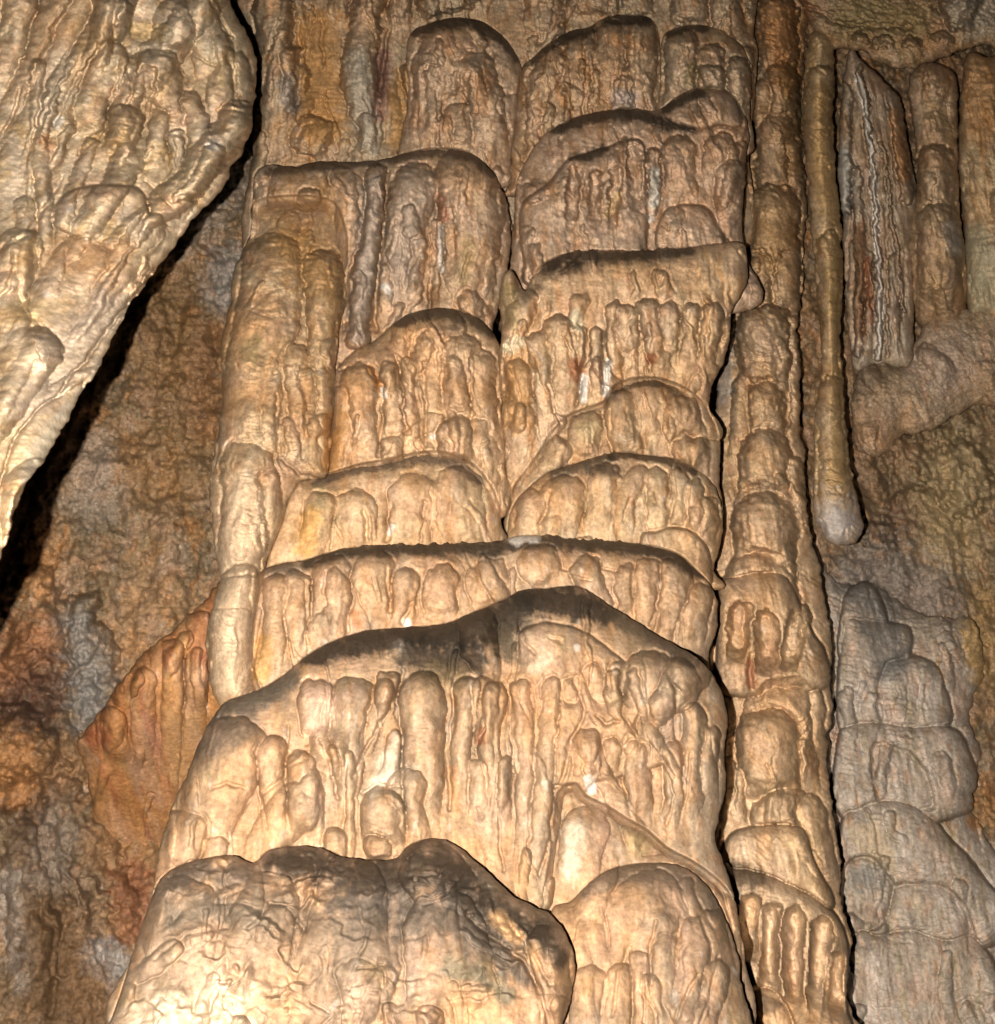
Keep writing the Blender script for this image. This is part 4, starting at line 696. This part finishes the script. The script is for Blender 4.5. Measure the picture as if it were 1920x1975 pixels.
# ================================================================== the hanging mass on the left
build('hanging_flowstone', 'big bulging flowstone mass hanging in the upper left corner with finger like folds', 'flowstone',
      (-160,-120, 430,-120, 446,0, 458,30, 480,70, 494,115, 494,160, 490,210, 483,258, 465,295, 446,325, 442,345, 417,378, 385,412, 362,436, 339,473, 318,499, 297,526, 262,573, 236,615, 210,670, 184,723, 157,755, 131,812, 105,852, 85,890, 52,932, 30,985, 22,1020, 3,1076, -30,1130, -160,1200),
      (-120,3.95, 150,3.85, 300,3.65, 600,3.2, 750,2.9, 900,2.65, 1050,2.45, 1200,2.3), R=64, k=.75, seed=81, seamd=4, warm=.3, km=2.6, tilt=-.1, raw=True, flute=0, c1=(0.524,0.413,0.262), c2=(0.605,0.504,0.363), streak=(GOLD,.45), ripple=(.6,9), bend=0, drops=(80,18,42,160,380,.8,-.42,0), lump=(10,80), body='hanging_mass', edge=4, skirt=.7, grain=.3, part='fold', broad=(240,.15),
      lobes=[T((215,30,44, 165,110,42, 120,200,40, 85,300,36, 40,400,40), k=.5, lift=6, part='fold', rip=1.3), T((120,0,40, 80,100,36, 40,200,36, 0,280,36), k=.5, lift=3, part='fold'), T((40,0,34, 20,100,30, -20,200,30), k=.5, part='fold'),
             T((212,112,38, 190,170,38, 165,230,36, 140,270,26), k=.55, lift=8, part='fold', rip=1.2), T((305,135,44, 330,200,30, 355,260,24), k=.5, lift=7, part='fold', rip=1.1), T((285,150,24, 270,200,20), k=.5, lift=4, part='fold'),
             T((245,235,34, 235,275,32, 210,310,20), k=.6, lift=8, part='fold', rip=1.5), T((310,230,22, 300,290,20, 290,330,16), k=.6, lift=4, part='fold'), T((370,200,24, 390,270,22, 370,340,18, 340,390,16), k=.6, lift=4, part='fold'), T((340,270,20, 340,330,16, 320,380,14), k=.6, lift=3, part='fold'),
             T((420,90,34, 430,170,30, 430,240,26), k=.45, lift=4, part='fold'), T((460,120,20, 475,180,16, 465,250,16), k=.5, lift=3), T((340,40,46, 350,100,36), k=.4, lift=3, part='fold'), T((410,300,26, 380,360,22, 330,420,18), k=.6, lift=4, part='fold'),
             P((105,400, 140,365, 200,355, 270,362, 290,410, 300,470, 250,500, 180,470, 110,440), 30, .5, 7, 'fold', 1.2), T((290,440,34, 220,540,40, 150,650,50, 90,740,46), k=.35, lift=3, part='fold', rip=.6), T((160,500,50, 100,600,56, 40,720,56), k=.3, lift=3, part='fold', rip=.8), T((40,480,46, 10,580,40), k=.4, lift=4, part='fold'), T((180,-40,30, 120,80,30, 60,230,30, -20,420,34), k=.5, lift=2, part='fold'), T((390,-30,30, 400,60,26, 395,150,22, 380,200,16), k=.5, lift=2, part='fold'), T((260,560,16, 190,640,20, 110,720,18), k=.4), T((60,640,30, 10,740,34, -40,840,30), k=.4, lift=2),
             P((300,520, 262,566, 232,600, 198,646, 178,682, 150,716, 112,760, 72,792, 30,846, 16,880, 0,940, -30,1060, -60,1200, -60,1240, 120,1240, 330,900, 400,560), 26, .5, -4, 'fold', 1.6),
             G((186,85, 175,120, 150,150, 130,190, 105,240), 4, 13), G((255,100, 285,95, 335,110, 360,160), 4, 10), G((250,140, 255,180, 240,215, 205,220), 4, 11), G((40,170, 25,220, 0,270), 4, 12), G((120,345, 95,390, 50,450, 0,482), 4, 14), G((25,520, 15,550, 0,570), 5, 14), G((285,200, 275,260), 3.5, 9), G((344,270, 338,330), 4, 10), G((85,185, 70,240, 95,270), 4, 10),
             G((380,105, 420,130), 4, 8), G((280,350, 330,395, 380,380), 3.5, 9), G((300,524, 262,568, 232,602, 198,646, 178,680, 150,714, 112,760, 72,792, 28,848, 15,880, 0,936), 4, 24), G((405,0, 440,60, 455,110, 452,200), 3, 10), G((215,210, 190,270, 150,300), 3, 8)],
      stains=[((100,60,30, 60,160,30), (.42,.26,.15), .5, .9), ((20,270,14, 40,320,14, 20,380,14), (.6,.5,.38), .6, .8), ((265,60,14, 300,60,16), (.52,.36,.14), .6, .8), ((85,270,12, 95,280,10), (.34,.15,.06), .6, .8), ((410,95,16), (.58,.5,.36), .7, .7), ((120,480,26, 190,500,34, 240,480,20), (.42,.25,.13), .6, .9), ((135,402,7), WHITE, .5, .9), ((90,566,6), WHITE, .6, .9), ((120,120,30, 70,230,26), (.66,.56,.42), .5, 1.0), ((200,60,24, 150,150,20), (.46,.30,.15), .5, 1.0), ((245,420,16, 270,440,18), (.58,.48,.36), .7, .7), ((410,280,10), WHITE, .7, .7), ((115,230,7, 110,240,7), WHITE, .7, .7),
              ((200,600,40, 120,690,50, 60,780,40), (.56,.48,.40), .5, 1.0), ((470,140,12, 470,230,12), (.3,.25,.17), .5, .8), ((60,600,30), (.46,.33,.15), .5, .9), ((220,710,24, 150,800,26, 60,920,24), (.46,.43,.34), .6, .9)])

FINAL = [i for i, (a_, k_) in enumerate(QUEUE) if 'huge drooping' in str(a_[1])][0]
for i_, (a_, k_) in enumerate(list(QUEUE)):
    make(i_, *a_, **k_)
